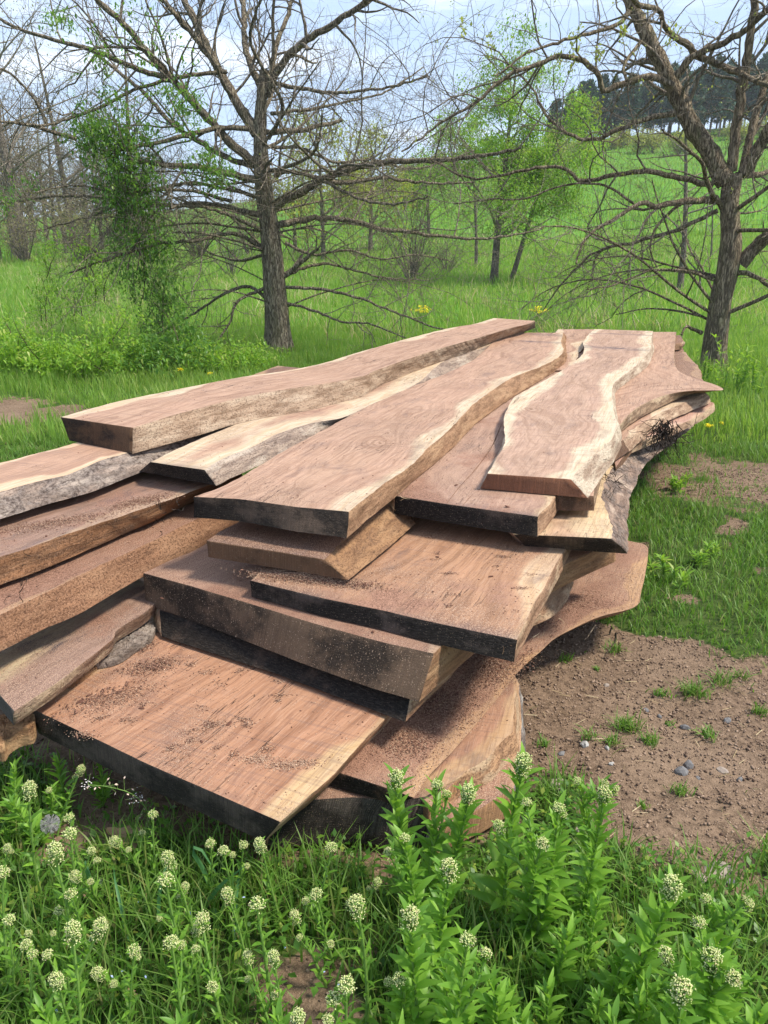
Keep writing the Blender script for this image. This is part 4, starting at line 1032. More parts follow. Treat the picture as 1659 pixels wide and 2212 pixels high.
LM = [
 (c7((1095, 700), (1000, 620), (860, 470), (740, 340), (640, 230), (530, 100), (420, 0), (340, -90)), -.8, 20, 11),
 (c7((1110, 580), (1000, 400), (930, 270), (870, 150), (830, 60), (800, 0), (780, -90)), .5, 24, 14),
 (c7((945, 300), (860, 180), (780, 90), (700, 0), (650, -70)), -.3, 14, 9),
 (c7((1145, 400), (1090, 300), (1060, 180), (1055, 60), (1045, -60)), 1.0, 17, 10),
 (c7((1150, 400), (1220, 270), (1300, 190), (1430, 110), (1560, 20), (1660, -60)), -.6, 17, 11),
 (c7((1190, 890), (1330, 810), (1480, 740), (1659, 700), (1850, 695), (2050, 680), (2250, 640)), -1.2, 20, 6, .6),
 (c7((1400, 780), (1500, 790), (1659, 770), (1850, 790), (2050, 790)), .4, 11, 4, .6),
 (c7((1200, 975), (1350, 945), (1520, 955), (1659, 990), (1900, 1020), (2100, 1030), (2350, 990)), 1.0, 15, 4, .65),
 (c7((1205, 1210), (1280, 1150), (1340, 1100), (1375, 1075)), -.2, 14, 7, 1.5),
 (c7((1110, 775), (980, 750), (850, 720), (700, 710), (560, 690)), -1.0, 16, 9),
 (c7((1125, 930), (1000, 900), (880, 880), (760, 890), (600, 870), (400, 850), (200, 850), (0, 880), (-150, 900)), .8, 13, 5),
 (c7((1100, 560), (940, 550), (760, 600), (600, 630), (450, 655)), -1.0, 12, 7, .6),
 (c7((1120, 720), (980, 680), (840, 600), (730, 520), (620, 400), (500, 300), (430, 240)), 1.0, 14, 7),
 (c7((740, 345), (600, 300), (460, 240), (300, 190), (120, 140), (0, 80), (-120, 10)), .5, 12, 6),
 (c7((980, 310), (800, 330), (600, 380), (440, 460), (280, 520), (180, 540), (0, 525), (-120, 520)), -1.4, 9, 4),
 (c7((330, 600), (200, 560), (100, 535), (0, 525)), -.6, 10, 5),
 (c7((205, 545), (140, 420), (60, 330), (-20, 290)), -.2, 8, 4),
 (c7((1160, 1100), (1050, 1020), (960, 1010), (860, 1040), (700, 1050), (520, 1100), (300, 1180)), -1.2, 10, 4),
 (c7((1150, 1290), (1080, 1240), (980, 1260), (860, 1340), (760, 1400), (640, 1460)), .8, 9, 3),
 (c7((1145, 1245), (1030, 1300), (990, 1400), (940, 1470), (900, 1530)), -.6, 8, 3),
 (c7((1230, 1240), (1400, 1250), (1560, 1290), (1659, 1330), (1900, 1420), (2050, 1440)), -.8, 8, 3),
 (c7((1225, 1190), (1380, 1140), (1500, 1160), (1659, 1200), (1850, 1210)), 1.0, 8, 3),
 (c7((1240, 1310), (1350, 1340), (1480, 1390), (1600, 1400), (1750, 1460)), -1.0, 7, 3),
 (c7((1150, 570), (1300, 560), (1400, 540), (1475, 518)), .4, 13, 8),
 (c7((1160, 600), (1220, 480), (1190, 380), (1110, 250), (1080, 150), (1110, 40), (1140, -30)), -.9, 9, 5),
 (c7((1190, 360), (1300, 380), (1450, 400), (1659, 380), (1850, 330)), -.6, 9, 4),
 (c7((1170, 490), (1350, 470), (1500, 440), (1659, 400), (1830, 290)), .9, 8, 3),
 (c7((1190, 760), (1250, 740), (1400, 780), (1550, 860), (1700, 880), (1850, 850)), -1.5, 10, 4),
 (c7((1180, 640), (1300, 640), (1450, 700), (1600, 690), (1800, 730), (2050, 650)), 1.5, 8, 3),
 (c7((1180, 340), (1190, 200), (1230, 100), (1260, 0), (1270, -80)), .6, 12, 8),
 (c7((1160, 420), (1180, 250), (1180, 100), (1190, -60)), -.3, 10, 6),
 (c7((1000, 870), (850, 830), (700, 820), (500, 830), (330, 800), (150, 830)), -1.4, 8, 3),
 (c7((1140, 860), (1000, 820), (820, 790), (640, 830), (480, 900), (300, 960), (100, 1010)), .3, 9, 3),
 (c7((1150, 1010), (1060, 960), (900, 900), (780, 890), (740, 900)), -1.3, 9, 5),
 (c7((1230, 1050), (1350, 1100), (1500, 1080), (1650, 1120), (1800, 1100), (1950, 1130)), .2, 7, 3),
]
tree1, tips1 = big_tree('bare_tree', 'big leafless tree with spreading tangled limbs behind the left planks', [(603, 790), (599, 700), (592, 600), (583, 500), (574, 440), (566, 370), (563, 300), (566, 200), (572, 150)],
                        LM, YM, .185, .06, 7, m_bark, 10, 4.5, 15)
YR = 8.9
LR = [
 (c8((1480, 790), (1400, 650), (1320, 530), (1260, 400), (1180, 240), (1110, 100), (1060, 0), (1030, -80)), .5, 42, 28),
 (c8((1500, 740), (1530, 500), (1560, 300), (1590, 100), (1600, -40)), -.2, 24, 16),
 (c8((1550, 745), (1600, 520), (1650, 350), (1700, 200), (1730, 60)), .5, 20, 12),
 (c8((1560, 750), (1650, 580), (1720, 480), (1800, 360)), -.6, 28, 18),
 (c8((1520, 760), (1640, 750), (1760, 690)), .3, 16, 8),
 (c8((1540, 1140), (1620, 1050), (1700, 1000), (1800, 960)), -.3, 32, 26),
 (c8((1440, 860), (1300, 870), (1180, 890), (1110, 880), (1000, 940), (870, 1030), (830, 1140)), -.6, 17, 4),
 (c8((1420, 800), (1250, 760), (1100, 740), (940, 770), (860, 780), (750, 720), (560, 745), (380, 770), (200, 690)), .6, 14, 4),
 (c8((1250, 370), (1150, 330), (1050, 360), (950, 390), (930, 330), (850, 260), (750, 250), (640, 290), (540, 320), (400, 440), (250, 530), (80, 650)), -.6, 15, 4),
 (c8((1260, 330), (1340, 240), (1450, 190), (1560, 130), (1660, 40), (1760, -40)), -.7, 17, 10),
 (c8((1350, 240), (1290, 180), (1220, 130), (1190, 50), (1100, 20), (1050, -30)), -.9, 14, 9),
 (c8((1350, 240), (1500, 300), (1600, 350), (1700, 390)), -.6, 14, 9),
 (c8((1480, 1200), (1560, 1180), (1659, 1230), (1760, 1260)), -.4, 13, 7),
 (c8((1260, 490), (1100, 520), (950, 590), (850, 600), (740, 540), (690, 480), (640, 380), (560, 300)), .5, 12, 4),
 (c8((1440, 910), (1250, 1000), (1100, 1040), (930, 1080), (840, 1150), (740, 1260), (690, 1340)), .7, 11, 3),
 (c8((1460, 900), (1400, 800), (1370, 700), (1280, 620), (1200, 560)), -.9, 12, 4),
 (c8((1425, 1210), (1300, 1170), (1150, 1170), (1000, 1230), (880, 1250)), -.7, 7, 3),
 (c8((1370, 1365), (1250, 1340), (1120, 1335), (1000, 1360)), .4, 6, 2.5),
 (c8((1372, 1438), (1330, 1420), (1300, 1410), (1285, 1445)), -.2, 10, 5, .6),
 (c8((1300, 870), (1200, 950), (1150, 1060), (1180, 1160)), -.3, 8, 3),
 (c8((1060, 50), (1000, 110), (900, 140), (760, 180), (620, 230), (480, 330)), -.7, 10, 3),
 (c8((1110, 180), (1060, 240), (1035, 300), (1050, 350)), -.3, 8, 6, .7),
 (c8((1080, 880), (950, 800), (780, 800), (600, 860), (480, 860), (300, 880)), .5, 6, 3),
]
tree2, tips2 = big_tree('bare_tree', 'forked leafless tree with a leaning trunk at the right edge', [(1542, 800), (1548, 720), (1556, 650), (1570, 590), (1579, 520), (1576, 440), (1583, 375)],
                        LR, YR, .136, .095, 12, m_bark2, 6, 4.3, 5)

# young leaves and hanging catkins on the right tree
m_bud = leaf_mat('young_leaves', (0.20, 0.26, 0.05), (0.36, 0.42, 0.10), None, .4, .5)
rg = np.random.default_rng(9)
def leaves_at(name, root, places, n_each, spread, size, mat, flatten=1.0, tmpl=(CARD_V, CARD_F), label=None):
    A = []
    for p in places:
        c = np.array(tuple(p)); A.append(c + rg.normal(0, 1, (n_each, 3)) * spread * np.array([1, 1, flatten]))
    A = np.concatenate(A); n = len(A)
    me = scatter(name, tmpl[0], tmpl[1], A - (np.array(root.location) if root else 0), rand_rot(n, rg, tilt=rg.normal(.2, .9, n)), rg.uniform(.6, 1.2, n) * size, rg)
    o = link(name, me, root, [mat]); o['kind'] = 'stuff'; return o
leaves_at('young_leaves', tree2, [p for p, d in rnd.sample(tips2, min(500, len(tips2)))], 3, .012, .028, m_bud)
cat_pts = []
for (x, y) in ((1005, 60), (1240, 75), (1450, 75), (1205, 125), (1232, 130), (1290, 118), (1345, 70), (1060, 105), (1290, 240)):
    for _ in range(10):
        c = PD(x + rg.normal(0, 5), y + rg.normal(0, 8), YR - .3 + rg.normal(0, .15)); cat_pts.append(c)
leaves_at('catkins', tree2, cat_pts, 4, .018, .05, m_bud, 2.2)
leaves_at('buds', tree1, [p for p, d in rnd.sample(tips1, min(900, len(tips1)))], 2, .010, .022, m_bud)

# ---------------------------------------------------------------- climbing vine and brambles, left
m_vine = leaf_mat('vine_leaves', (0.07, 0.17, 0.03), (0.15, 0.30, 0.05), (0.26, 0.40, 0.07), .45, .4)
m_vine_l = leaf_mat('bramble_leaves', (0.14, 0.29, 0.03), (0.28, 0.48, 0.06), (0.42, 0.50, 0.12), .5, .4)
m_stem = bark_mat('vine_stem', (0.07, 0.055, 0.04), (0.17, 0.13, 0.09), mossf=.2)
def vine(label, spots, Y0, nleaf, size, base, mat, seed, name='climbing_vine', cat='vine', dy=.25, stems=True):
    g = PG(*base); root = empty(name, (g.x, Y0, gz(g.x, Y0))); tag(root, label, cat)
    rn = random.Random(seed); rgl = np.random.default_rng(seed)
    A = []
    for (x, y, rx, ry, wgt) in spots:
        n = int(nleaf * wgt)
        # leaves sit in small sprays, so the mass keeps holes
        ns = max(3, n // 14)
        u = rgl.normal(0, 1, (ns, 2)); 
        for a, b in u:
            r = min(1.0, 2.0 / (math.hypot(a, b) + 1e-6)); a *= r; b *= r
            c = np.array(tuple(PD(x + a * rx * .5, y + b * ry * .5, Y0 + rgl.normal(0, dy))))
            d = rgl.normal(0, 1, 3); d[2] -= .6; d /= np.linalg.norm(d)
            k = 14; q = rgl.random((k, 1))
            A.append(c + d * (q - .5) * .26 + rgl.normal(0, .022, (k, 3)))
    A = np.concatenate(A); n = len(A)
    gzv = ground_z(A[:, 0], A[:, 1]); A[:, 2] = np.maximum(A[:, 2], gzv + .02)
    off = np.array(root.location)
    me = scatter('leaves', LEAF_V, LEAF3_F, A - off, rand_rot(n, rgl, tilt=rgl.normal(-.3, .7, n)), np.column_stack([rgl.uniform(.8, 1.5, n), rgl.uniform(.7, 1.2, n), np.ones(n)]) * size * rgl.uniform(.6, 1.2, n)[:, None], rgl)
    link('leaves', me, root, [mat])
    tb = Tubes()
    for (x, y, rx, ry, wgt) in spots:
        for _ in range(max(2, int(wgt * (5 if stems else 3)))):
            a = PD(x + rn.gauss(0, rx * .3), y + ry * .8, Y0 + rn.gauss(0, dy)); b = PD(x + rn.gauss(0, rx * .4), y - ry * .6, Y0 + rn.gauss(0, dy))
            q = wander(a, (b - a), (b - a).length * 1.1, 8, rn, .6)
            tb.add(q, np.linspace(.006, .002, 9), 4)
            twigs(tb, q, .005, .002, 1, rn, 2.5, .4, .0018, .3)
    tb.V = [v - off for v in tb.V]; tb.build('stems', m_stem, root)
    return root
vine('green leafy vine hanging in a column from the left limbs of the big tree',
     [(265, 350, 75, 90, 1.6), (285, 430, 75, 90, 1.5), (250, 300, 80, 60, 1.0), (295, 520, 70, 80, .8), (190, 290, 50, 50, .6), (240, 215, 70, 30, .2), (380, 190, 60, 40, .25), (395, 215, 40, 30, .15), (465, 370, 50, 50, .45),
      (440, 360, 50, 40, .25), (270, 60, 130, 50, .12), (215, 130, 50, 50, .15), (345, 120, 90, 40, .12), (330, 590, 70, 70, .7), (350, 650, 60, 60, .7), (350, 700, 50, 50, .5), (120, 40, 40, 30, .15), (400, 270, 60, 30, .2), (60, 400, 40, 20, .1), (15, 430, 30, 30, .12)],
     YM - .8, 1450, .056, (350, 790), m_vine, 3)
vine('narrow leafy vine climbing dead stems at the far left', [(112, 560, 30, 50, .22), (185, 555, 30, 60, .25), (100, 620, 30, 50, .25), (215, 610, 30, 55, .22), (165, 650, 50, 40, .3), (90, 670, 40, 30, .2)], YM - 1.2, 1400, .05, (150, 800), m_vine_l, 5, dy=.2)
BR = [('low bramble bush with fresh green leaves at the left edge of the grass', [(40, 750, 120, 35, 1.0), (60, 785, 120, 40, 1.2), (0, 700, 60, 30, .2)], (40, 830), m_vine_l),
      ('bramble thicket spreading below the hanging vine', [(200, 770, 150, 45, 1.4), (250, 710, 70, 40, .25), (160, 790, 120, 35, .8)], (200, 830), m_vine_l),
      ('dark-hearted leafy bush left of the big tree trunk', [(360, 760, 110, 50, 1.4), (400, 705, 40, 40, .2), (330, 790, 120, 35, .8)], (370, 830), m_vine),
      ('yellow-green shoots crowding the foot of the big tree', [(480, 775, 100, 40, 1.0), (540, 782, 70, 32, .6), (450, 790, 100, 40, .6)], (500, 820), m_vine_l)]
for i, (lb, sp, base, mt) in enumerate(BR):
    vine(lb, sp, 8.6 + .2 * i, 2000, .060, base, mt, 20 + i, 'bramble_bush', 'bush', .35, False)

# ---------------------------------------------------------------- trees further off
m_bark_far = bark_mat('far_bark', (0.09, 0.075, 0.065), (0.24, 0.20, 0.17), mossf=.2, vs=.6)
m_far_twig = bark_mat('far_twigs', (0.22, 0.185, 0.14), (0.38, 0.33, 0.26), mossf=.25)
def proc_tree(name, label, base_px, hgt, Y=None, lean=(0, 0), r=.1, nb=16, seed=1, leaf=None, leafn=0, leafs=.05, bark=None, twm=None, cr=.45, low=.25, group=None, cat='tree', multi=1, upb=.6, dens=1.8, spread=.1, minr=.004, root_at=None):
    rn = random.Random(seed)
    if root_at is None:
        g = PG(*base_px)
        if Y is not None: g = PD(base_px[0], base_px[1], Y); g.z = gz(g.x, g.y)
    else: g = Vector(root_at)
    root = empty(name, g); tag(root, label, cat, group)
    tk, br = Tubes(), Tubes(); tips = []
    for s in range(multi):
        d = Vector((lean[0] + (rn.gauss(0, .35) if multi > 1 else 0), lean[1] + (rn.gauss(0, .35) if multi > 1 else 0), 1))
        hh = hgt * (1 if multi == 1 else rn.uniform(.6, 1)); n = 16
        q = wander(Vector((0, 0, -.1)), d, hh, n, rn, .18 if multi == 1 else .3)
        rad = np.linspace(r, r * .12, n + 1); rad[0] *= 1.3
        tk.add(q, rad, 9)
        for j in range(nb):
            u = low + (1 - low) * (j + rn.random()) / nb; i = min(n - 1, int(u * n)); p = q[i].lerp(q[i + 1], u * n - i)
            a = rn.uniform(0, math.tau); L = hh * cr * (1.15 - u) * rn.uniform(.7, 1.2) + hh * .06
            dd = Vector((math.cos(a), math.sin(a), upb * rn.uniform(.4, 1.5)))
            b = wander(p, dd, L, 8, rn, .4, .3); br0 = max(minr, r * (1 - u) * .5)
            br.add(b, np.linspace(br0, minr * .7, 9), 5)
            twigs(br, b, br0, minr, 1, rn, dens, .5, minr, upb * .6, tips, (4, 3, 3), hh * .3)
    tk.build('trunk', bark or m_bark_far, root); br.build('branches', twm or m_far_twig, root)
    if leaf and tips:
        rgl = np.random.default_rng(seed)
        T = np.array([tuple(p) for p, _ in tips]); ch = T[rgl.integers(0, len(T), leafn)]
        A = ch + rgl.normal(0, spread, (leafn, 3))
        me = scatter('leaves', CARD_V, CARD_F, A, rand_rot(leafn, rgl, tilt=rgl.normal(.2, .9, leafn)), rgl.uniform(.6, 1.3, leafn) * leafs, rgl)
        link('leaves', me, root, [leaf])
    return root
m_lime = leaf_mat('spring_leaves', (0.15, 0.29, 0.045), (0.26, 0.43, 0.08), (0.36, 0.46, 0.08), .5, .5)
m_yel = leaf_mat('yellow_green_leaves', (0.22, 0.27, 0.06), (0.36, 0.40, 0.09), None, .45, .5)
m_olive = leaf_mat('olive_leaves', (0.19, 0.19, 0.08), (0.30, 0.28, 0.12), None, .4, .6)
gt = proc_tree('leafy_tree', 'young tree in fresh lime-green leaf standing behind the long planks', (1067, 612), 5.3, r=.11, nb=34, seed=31, leaf=m_lime, leafn=34000, leafs=.068, cr=.46, low=.2, dens=2.0, spread=.15)
proc_tree('leafy_tree', 'smaller leaning green tree just right of the lime-green one', (1102, 608), 4.6, lean=(.22, 0), r=.075, nb=16, seed=32, leaf=m_lime, leafn=4500, leafs=.075, cr=.4, low=.3, dens=1.6, spread=.12)
proc_tree('leafy_tree', 'slim green sapling left of the lime-green tree', (1028, 580), 4.2, r=.06, nb=14, seed=33, leaf=m_lime, leafn=4200, leafs=.08, cr=.42, low=.3, dens=1.6, spread=.15)
proc_tree('pale_bare_tree', 'pale thin leafless tree between the green tree and the right trunk', (1468, 632), 4.6, r=.085, nb=18, seed=34, cr=.5, low=.3, dens=2.2)
proc_tree('pale_bare_tree', 'small whitish leafless sapling right of the pale thin tree', (1535, 560), 3.0, r=.035, nb=14, seed=35, cr=.5, low=.25, dens=2.0)
proc_tree('bare_shrub', 'dense leafless shrub with upright stems in the field', (890, 612), 2.3, r=.022, nb=6, multi=16, seed=36, cr=.35, low=.25, dens=2.6, cat='shrub')
proc_tree('bare_shrub', 'low grey-brown twiggy shrub right of the upright leafless one', (965, 595), 1.3, r=.016, nb=6, multi=12, seed=37, cr=.4, low=.2, dens=2.6, cat='shrub')
proc_tree('bare_shrub', 'bare twiggy bush seen just left of the big trunk', (500, 600), 2.0, r=.018, nb=6, multi=10, seed=38, cr=.4, low=.2, dens=2.4, cat='shrub')
# beyond the big tree, yellow green
for i, (x, y, h, lf, lb) in enumerate([(700, 590, 4.6, m_yel, 'yellow-green budding tree seen through the big tree, right of its trunk'), (800, 575, 4.2, m_yel, 'round yellow-green tree between the big trunk and the lime tree'),
                                       (640, 585, 4.2, m_olive, 'olive budding tree directly behind the big trunk'), (925, 570, 3.2, m_lime, 'small fresh green tree left of the lime-green tree')]):
    proc_tree('budding_tree', lb, (x, y), h, Y=30 + 3 * i, r=.1, nb=20, seed=50 + i, leaf=lf, leafn=5200, leafs=.12, cr=.5, low=.15, dens=1.5, spread=.25, minr=.007)
# brown wood along the left
protos = [proc_tree('woodland_tree', 'hazy brown leafless tree in the wood along the far left', (40 + 130 * i, 600), 9.0 + i * .6, Y=36 + 2 * i, r=.17, nb=24, seed=60 + i, leaf=m_olive if i % 2 else None, leafn=2600, leafs=.10, cr=.42, low=.16, dens=1.6, minr=.010, spread=.35, group='brown trees of the wood along the left', twm=m_far_twig) for i in range(3)]
rn = random.Random(77)
k_ = 0
for i in range(42):
    x = -260 + i * 15.0 + rn.uniform(-14, 14)
    Y = rn.uniform(35, 62); p = PD(x, 590, Y)
    o = copy_tree(protos[i % 3]); o.location = (p.x, Y, gz(p.x, Y) - .1)
    fall = np.interp(x, [-300, 100, 350, 700], [.90, .68, .50, .38])
    s = rn.uniform(.8, 1.1) * fall * (Y / 42) ; o.scale = (s, s, s); o.rotation_euler = (0, 0, rn.uniform(0, 6))
proc_tree('woodland_tree', 'tall pale leafless tree rising over the wood at the far left edge', (60, 600), 13.0, Y=34, r=.2, nb=30, seed=90, cr=.35, low=.2, dens=2.0, minr=.008)
for i, (x, lb) in enumerate([(-60, 'dull brown thicket at the very left below the wood'), (60, 'brown thicket below the tall pale tree at the left'), (180, 'brown thicket behind the narrow leafy vine'), (300, 'brown thicket behind the hanging vine'), (430, 'brown thicket left of the big trunk, at the field edge'), (540, 'brown thicket close behind the big trunk')]):
    proc_tree('thicket', lb, (x, 592), 3.0, Y=32 + i * .5, r=.03, nb=6, multi=14, seed=100 + i, cr=.45, low=.15, leaf=m_olive, leafn=1500, leafs=.09, dens=1.6, minr=.009, cat='bush', spread=.25)

# pine wood on the hill top
m_pine = leaf_mat('pine_needles', (0.03, 0.075, 0.045), (0.07, 0.14, 0.07), None, .1, .7)
m_pbark = bark_mat('pine_bark', (0.10, 0.08, 0.07), (0.22, 0.17, 0.14), mossf=0, vs=.4)
def pine(seed):
    rn = random.Random(seed); rgl = np.random.default_rng(seed)
    root = empty('pine_tree', (0, 0, 0)); tag(root, 'dark pine in the row along the hilltop at the upper right', 'pine tree', 'pines on the hilltop')
    tk = Tubes(); h = 9.0
    tk.add(wander(Vector((0, 0, -.3)), Vector((0, 0, 1)), h, 8, rn, .05), np.linspace(.16, .04, 9), 7)
    A = []; 
    for j in range(105):
        u = rn.uniform(.22, 1.0); z = h * u; a = rn.uniform(0, math.tau); L = (1 - u) * 2.6 + .35; L *= rn.uniform(.6, 1.1)
        q = [Vector((0, 0, z)), Vector((math.cos(a) * L * .5, math.sin(a) * L * .5, z + .05)), Vector((math.cos(a) * L, math.sin(a) * L, z + .15 * L))]
        tk.add(q, [.035, .02, .01], 3)
        for s in range(34):
            f = rn.uniform(.25, 1.05); A.append((math.cos(a) * L * f + rn.gauss(0, .16), math.sin(a) * L * f + rn.gauss(0, .16), z + .15 * L * f + rn.gauss(0, .13)))
    A = np.array(A); n = len(A)
    tk.build('trunk', m_pbark, root)
    me = scatter('foliage', CARD_V, CARD_F, A, rand_rot(n, rgl, tilt=rgl.normal(.7, .6, n)), rgl.uniform(.3, .55, n), rgl)
    link('foliage', me, root, [m_pine]); return root
pp = [pine(200 + i) for i in range(3)]
first = True
for row in range(3):
    for i in range(20):
        x = 1185 + i * 28 + rn.uniform(-11, 11) + row * 9
        Y = 116 + row * 7 + rn.uniform(-3, 3); p = PD(x, 290, Y)
        k2 = row * 20 + i
        o = pp[k2] if k2 < 3 else copy_tree(pp[k2 % 3])
        s = np.interp(x, [1180, 1260, 1659], [.62, .80, .98]) * rn.uniform(.8, 1.15)
        o.location = (p.x, Y, gz(p.x, Y) - .2); o.scale = (s, s, s); o.rotation_euler = (0, 0, rn.uniform(0, 6))
# yellowish scrub at the foot of the pines
sc0 = proc_tree('hillside_shrub', 'yellow-brown budding shrub below the hilltop pines', (1200, 330), 3.0, Y=100, r=.06, nb=9, multi=5, seed=130, leaf=m_yel, leafn=1500, leafs=.28, cr=.5, low=.1, dens=1.0, minr=.03, spread=.4, group='budding shrubs below the pines', cat='shrub')
for i in range(22):
    x = 880 + i * 36 + rn.uniform(-14, 14); Y = rn.uniform(96, 112); p = PD(x, 330, Y)
    o = copy_tree(sc0) ; s = rn.uniform(.5, 1.0); o.scale = (s, s, s * rn.uniform(.7, 1)); o.location = (p.x, Y, gz(p.x, Y)); o.rotation_euler = (0, 0, rn.uniform(0, 6))
# ---------------------------------------------------------------- flowering weeds in the foreground
m_wleaf = leaf_mat('weed_leaves', (0.12, 0.27, 0.035), (0.25, 0.46, 0.055), None, .45, .42)
m_wstem = leaf_mat('weed_stem', (0.13, 0.25, 0.05), (0.20, 0.34, 0.07), None, .15, .5)
m_flow = leaf_mat('weed_flowers', (0.66, 0.74, 0.34), (0.88, 0.89, 0.60), (0.78, 0.66, 0.48), .4, .6)
WL_V = []; WL_F = []
for i, (u, wv) in enumerate([(0, .06), (.2, .09), (.45, .125), (.7, .09), (.88, .045), (1.0, .0)]):
    z = .10 * u - .34 * u * u
    for s in (-1, 0, 1): WL_V.append((s * wv, u, z + (.05 if s else 0) * (wv / .17)))
for i in range(5):
    for s in (0, 1):
        a = i * 3 + s; WL_F.append((a, a + 1, a + 4, a + 3))
def weed(seed, h, nleaf, ls, heads, hs, bush=0):
    rn = random.Random(seed); rgl = np.random.default_rng(seed)
    root = empty('flowering_weed'); 
    st = Tubes(); pos = []; Ms = []; scs = []
    def add_leaf(p, a, el, s, wd=1.0):
        # leaf axis +y turned to azimuth a, raised by el
        yw = a - math.pi / 2; c, s_ = math.cos(yw), math.sin(yw); ct, stt = math.cos(el), math.sin(el)
        roll = rn.gauss(0, .35); cr_, sr_ = math.cos(roll), math.sin(roll)
        Rz = np.array([[c, -s_, 0], [s_, c, 0], [0, 0, 1]]); Rx = np.array([[1, 0, 0], [0, ct, -stt], [0, stt, ct]]); Ry = np.array([[cr_, 0, sr_], [0, 1, 0], [-sr_, 0, cr_]])
        pos.append(tuple(p)); Ms.append(Rz @ Rx @ Ry); scs.append((s * wd, s, s))
    def head(p, d, s, seed2, tall):
        r2 = np.random.default_rng(seed2); n = int(210 * (1 + tall * .8)); s = s * 1.0
        A = []; tb = Tubes()
        d = d.normalized()
        ax = Vector((1, 0, 0)) - d * d.x; ax.normalize(); bx = d.cross(ax)
        for i in range(n):
            u = (i + .5) / n; th = i * 2.39996
            if u < tall / (1 + tall) * .9:
                zz = -s * 1.7 * tall * (1 - u / (tall / (1 + tall) * .9 + 1e-6)); rr = s * rn.uniform(.45, .95)
                q = ax * math.cos(th) * rr + bx * math.sin(th) * rr + d * (zz + .1 * s); base = d * (zz - .22 * s)
            else:
                v = (u - tall / (1 + tall) * .9) / (1 - tall / (1 + tall) * .9); ph = math.acos(max(-1, min(1, -.25 + 1.25 * v)))
                rr = s * .8 * math.sin(ph); q = ax * math.cos(th) * rr + bx * math.sin(th) * rr + d * (s * .72 * math.cos(ph)); base = d * (-.15 * s)
            q += Vector((rn.gauss(0, 1), rn.gauss(0, 1), rn.gauss(0, 1))) * s * .15
            A.append(tuple(p + q)); tb.add([p + base, p + q * .95], [s * .035, s * .03], 3, val=.5)
        tb.add([p - d * s * (.2 + 1.2 * tall), p + d * s * .15, p + d * s * .5], [s * .35, s * .62, s * .3], 8, val=.9)
        A = np.array(A)
        me = scatter('flower_head', OCT_V, OCT_F, A, rand_rot(n, r2), r2.uniform(.5, 1.35, n) * s * .18, r2, smooth=True)
        me2 = link('flower_head', me, root, [m_flow])
        tb.build('flower_stalks', m_wstem, me2)
        for _ in range(9): add_leaf(p - d * s * rn.uniform(.2, 1.3), rn.uniform(0, math.tau), rn.uniform(.6, 1.3), s * rn.uniform(1.0, 1.7), 1.3)
    def shoot(p0, d0, L, nl, l0, hd, k):
        q = wander(p0, d0, L, 10, rn, .22, .25)
        st.add(q, np.linspace(.0036, .0019, 11) * (1 if k == 0 else .7), 6, val=rn.random())
        a = rn.uniform(0, 6)
        for j in range(nl):
            u = .06 + .92 * (j / nl) ** .9; i = min(9, int(u * 10)); p = q[i].lerp(q[i + 1], u * 10 - i)
            a += 2.4 + rn.gauss(0, .2)
            sz = l0 * (1.15 - .55 * u) * rn.uniform(.75, 1.2)
            add_leaf(p, a, rn.uniform(.45, 1.0) + .35 * u, sz, rn.uniform(.9, 1.25))
        if hd: head(q[-1], q[-1] - q[-2], hd * rn.uniform(.85, 1.1), seed * 31 + k, rn.choice([.0, .2, .5, 1.1]))
        return q
    q = shoot(Vector((0, 0, -.01)), Vector((rn.gauss(0, .12), rn.gauss(0, .12), 1)), h, nleaf, ls, hs if heads else 0, 0)
    for b in range(max(0, heads - 1) + bush):
        i = rn.randint(4, 8) if b < heads - 1 else rn.randint(0, 2); a = rn.uniform(0, 6)
        shoot(q[i], Vector((math.cos(a), math.sin(a), 1.6)), h * rn.uniform(.22, .42), max(5, nleaf // 3), ls * .7, hs * .75 if b < heads - 1 else 0, b + 1)
    st.build('stem', m_wstem, root)
    me = scatter('leaves', WL_V, WL_F, np.array(pos), np.array(Ms), np.array(scs), rgl, smooth=True)
    link('leaves', me, root, [m_wleaf])
    return root
W_TALL = [weed(300, .33, 62, .062, 1, .0125), weed(301, .31, 58, .058, 2, .0115), weed(302, .34, 64, .064, 1, .0135), weed(303, .30, 56, .058, 3, .011)]
W_SLIM = [weed(310, .27, 26, .036, 1, .0135), weed(311, .25, 24, .034, 2, .0125), weed(312, .29, 28, .036, 1, .0142), weed(313, .24, 22, .032, 3, .012)]
W_LEAF = [weed(320, .24, 40, .062, 0, .01, 2), weed(321, .20, 36, .058, 0, .01, 3)]
HT = {id(o): h for o, h in zip(W_TALL + W_SLIM + W_LEAF, (.33, .31, .34, .30, .27, .25, .29, .24, .24, .20))}
used_w = set()
def put_weed(protos, i, x, y, label, group, scale=None, hz=None, leanx=0.0):
    pr = protos[i % len(protos)]; h0 = HT[id(pr)]
    s = scale or 1.0
    p = P(x, y, h0 * s * .97 + .005)
    if pr.name in used_w: o = copy_tree(pr)
    else: o = pr; used_w.add(pr.name)
    rz = rn.uniform(0, 6.28)
    tipv = Vector(TIP[pr.name if pr.name in TIP else pr]) if False else None
    o.scale = (s, s, s); o.rotation_euler = (rn.gauss(0, .05), leanx + rn.gauss(0, .05), rz)
    # shift so that the flower head, not the foot, stands at the wanted place
    tip = TIPS[protos_key(pr)]
    tv = o.rotation_euler.to_matrix() @ (tip * s)
    g = P(x, y, max(.05, tv.z))
    o.location = (g.x - tv.x, g.y - tv.y, surf_z(g.x - tv.x, g.y - tv.y) + 0.0)
    tag(o, label, 'weed', group)
    return o
TIPS = {}
KEY = {}
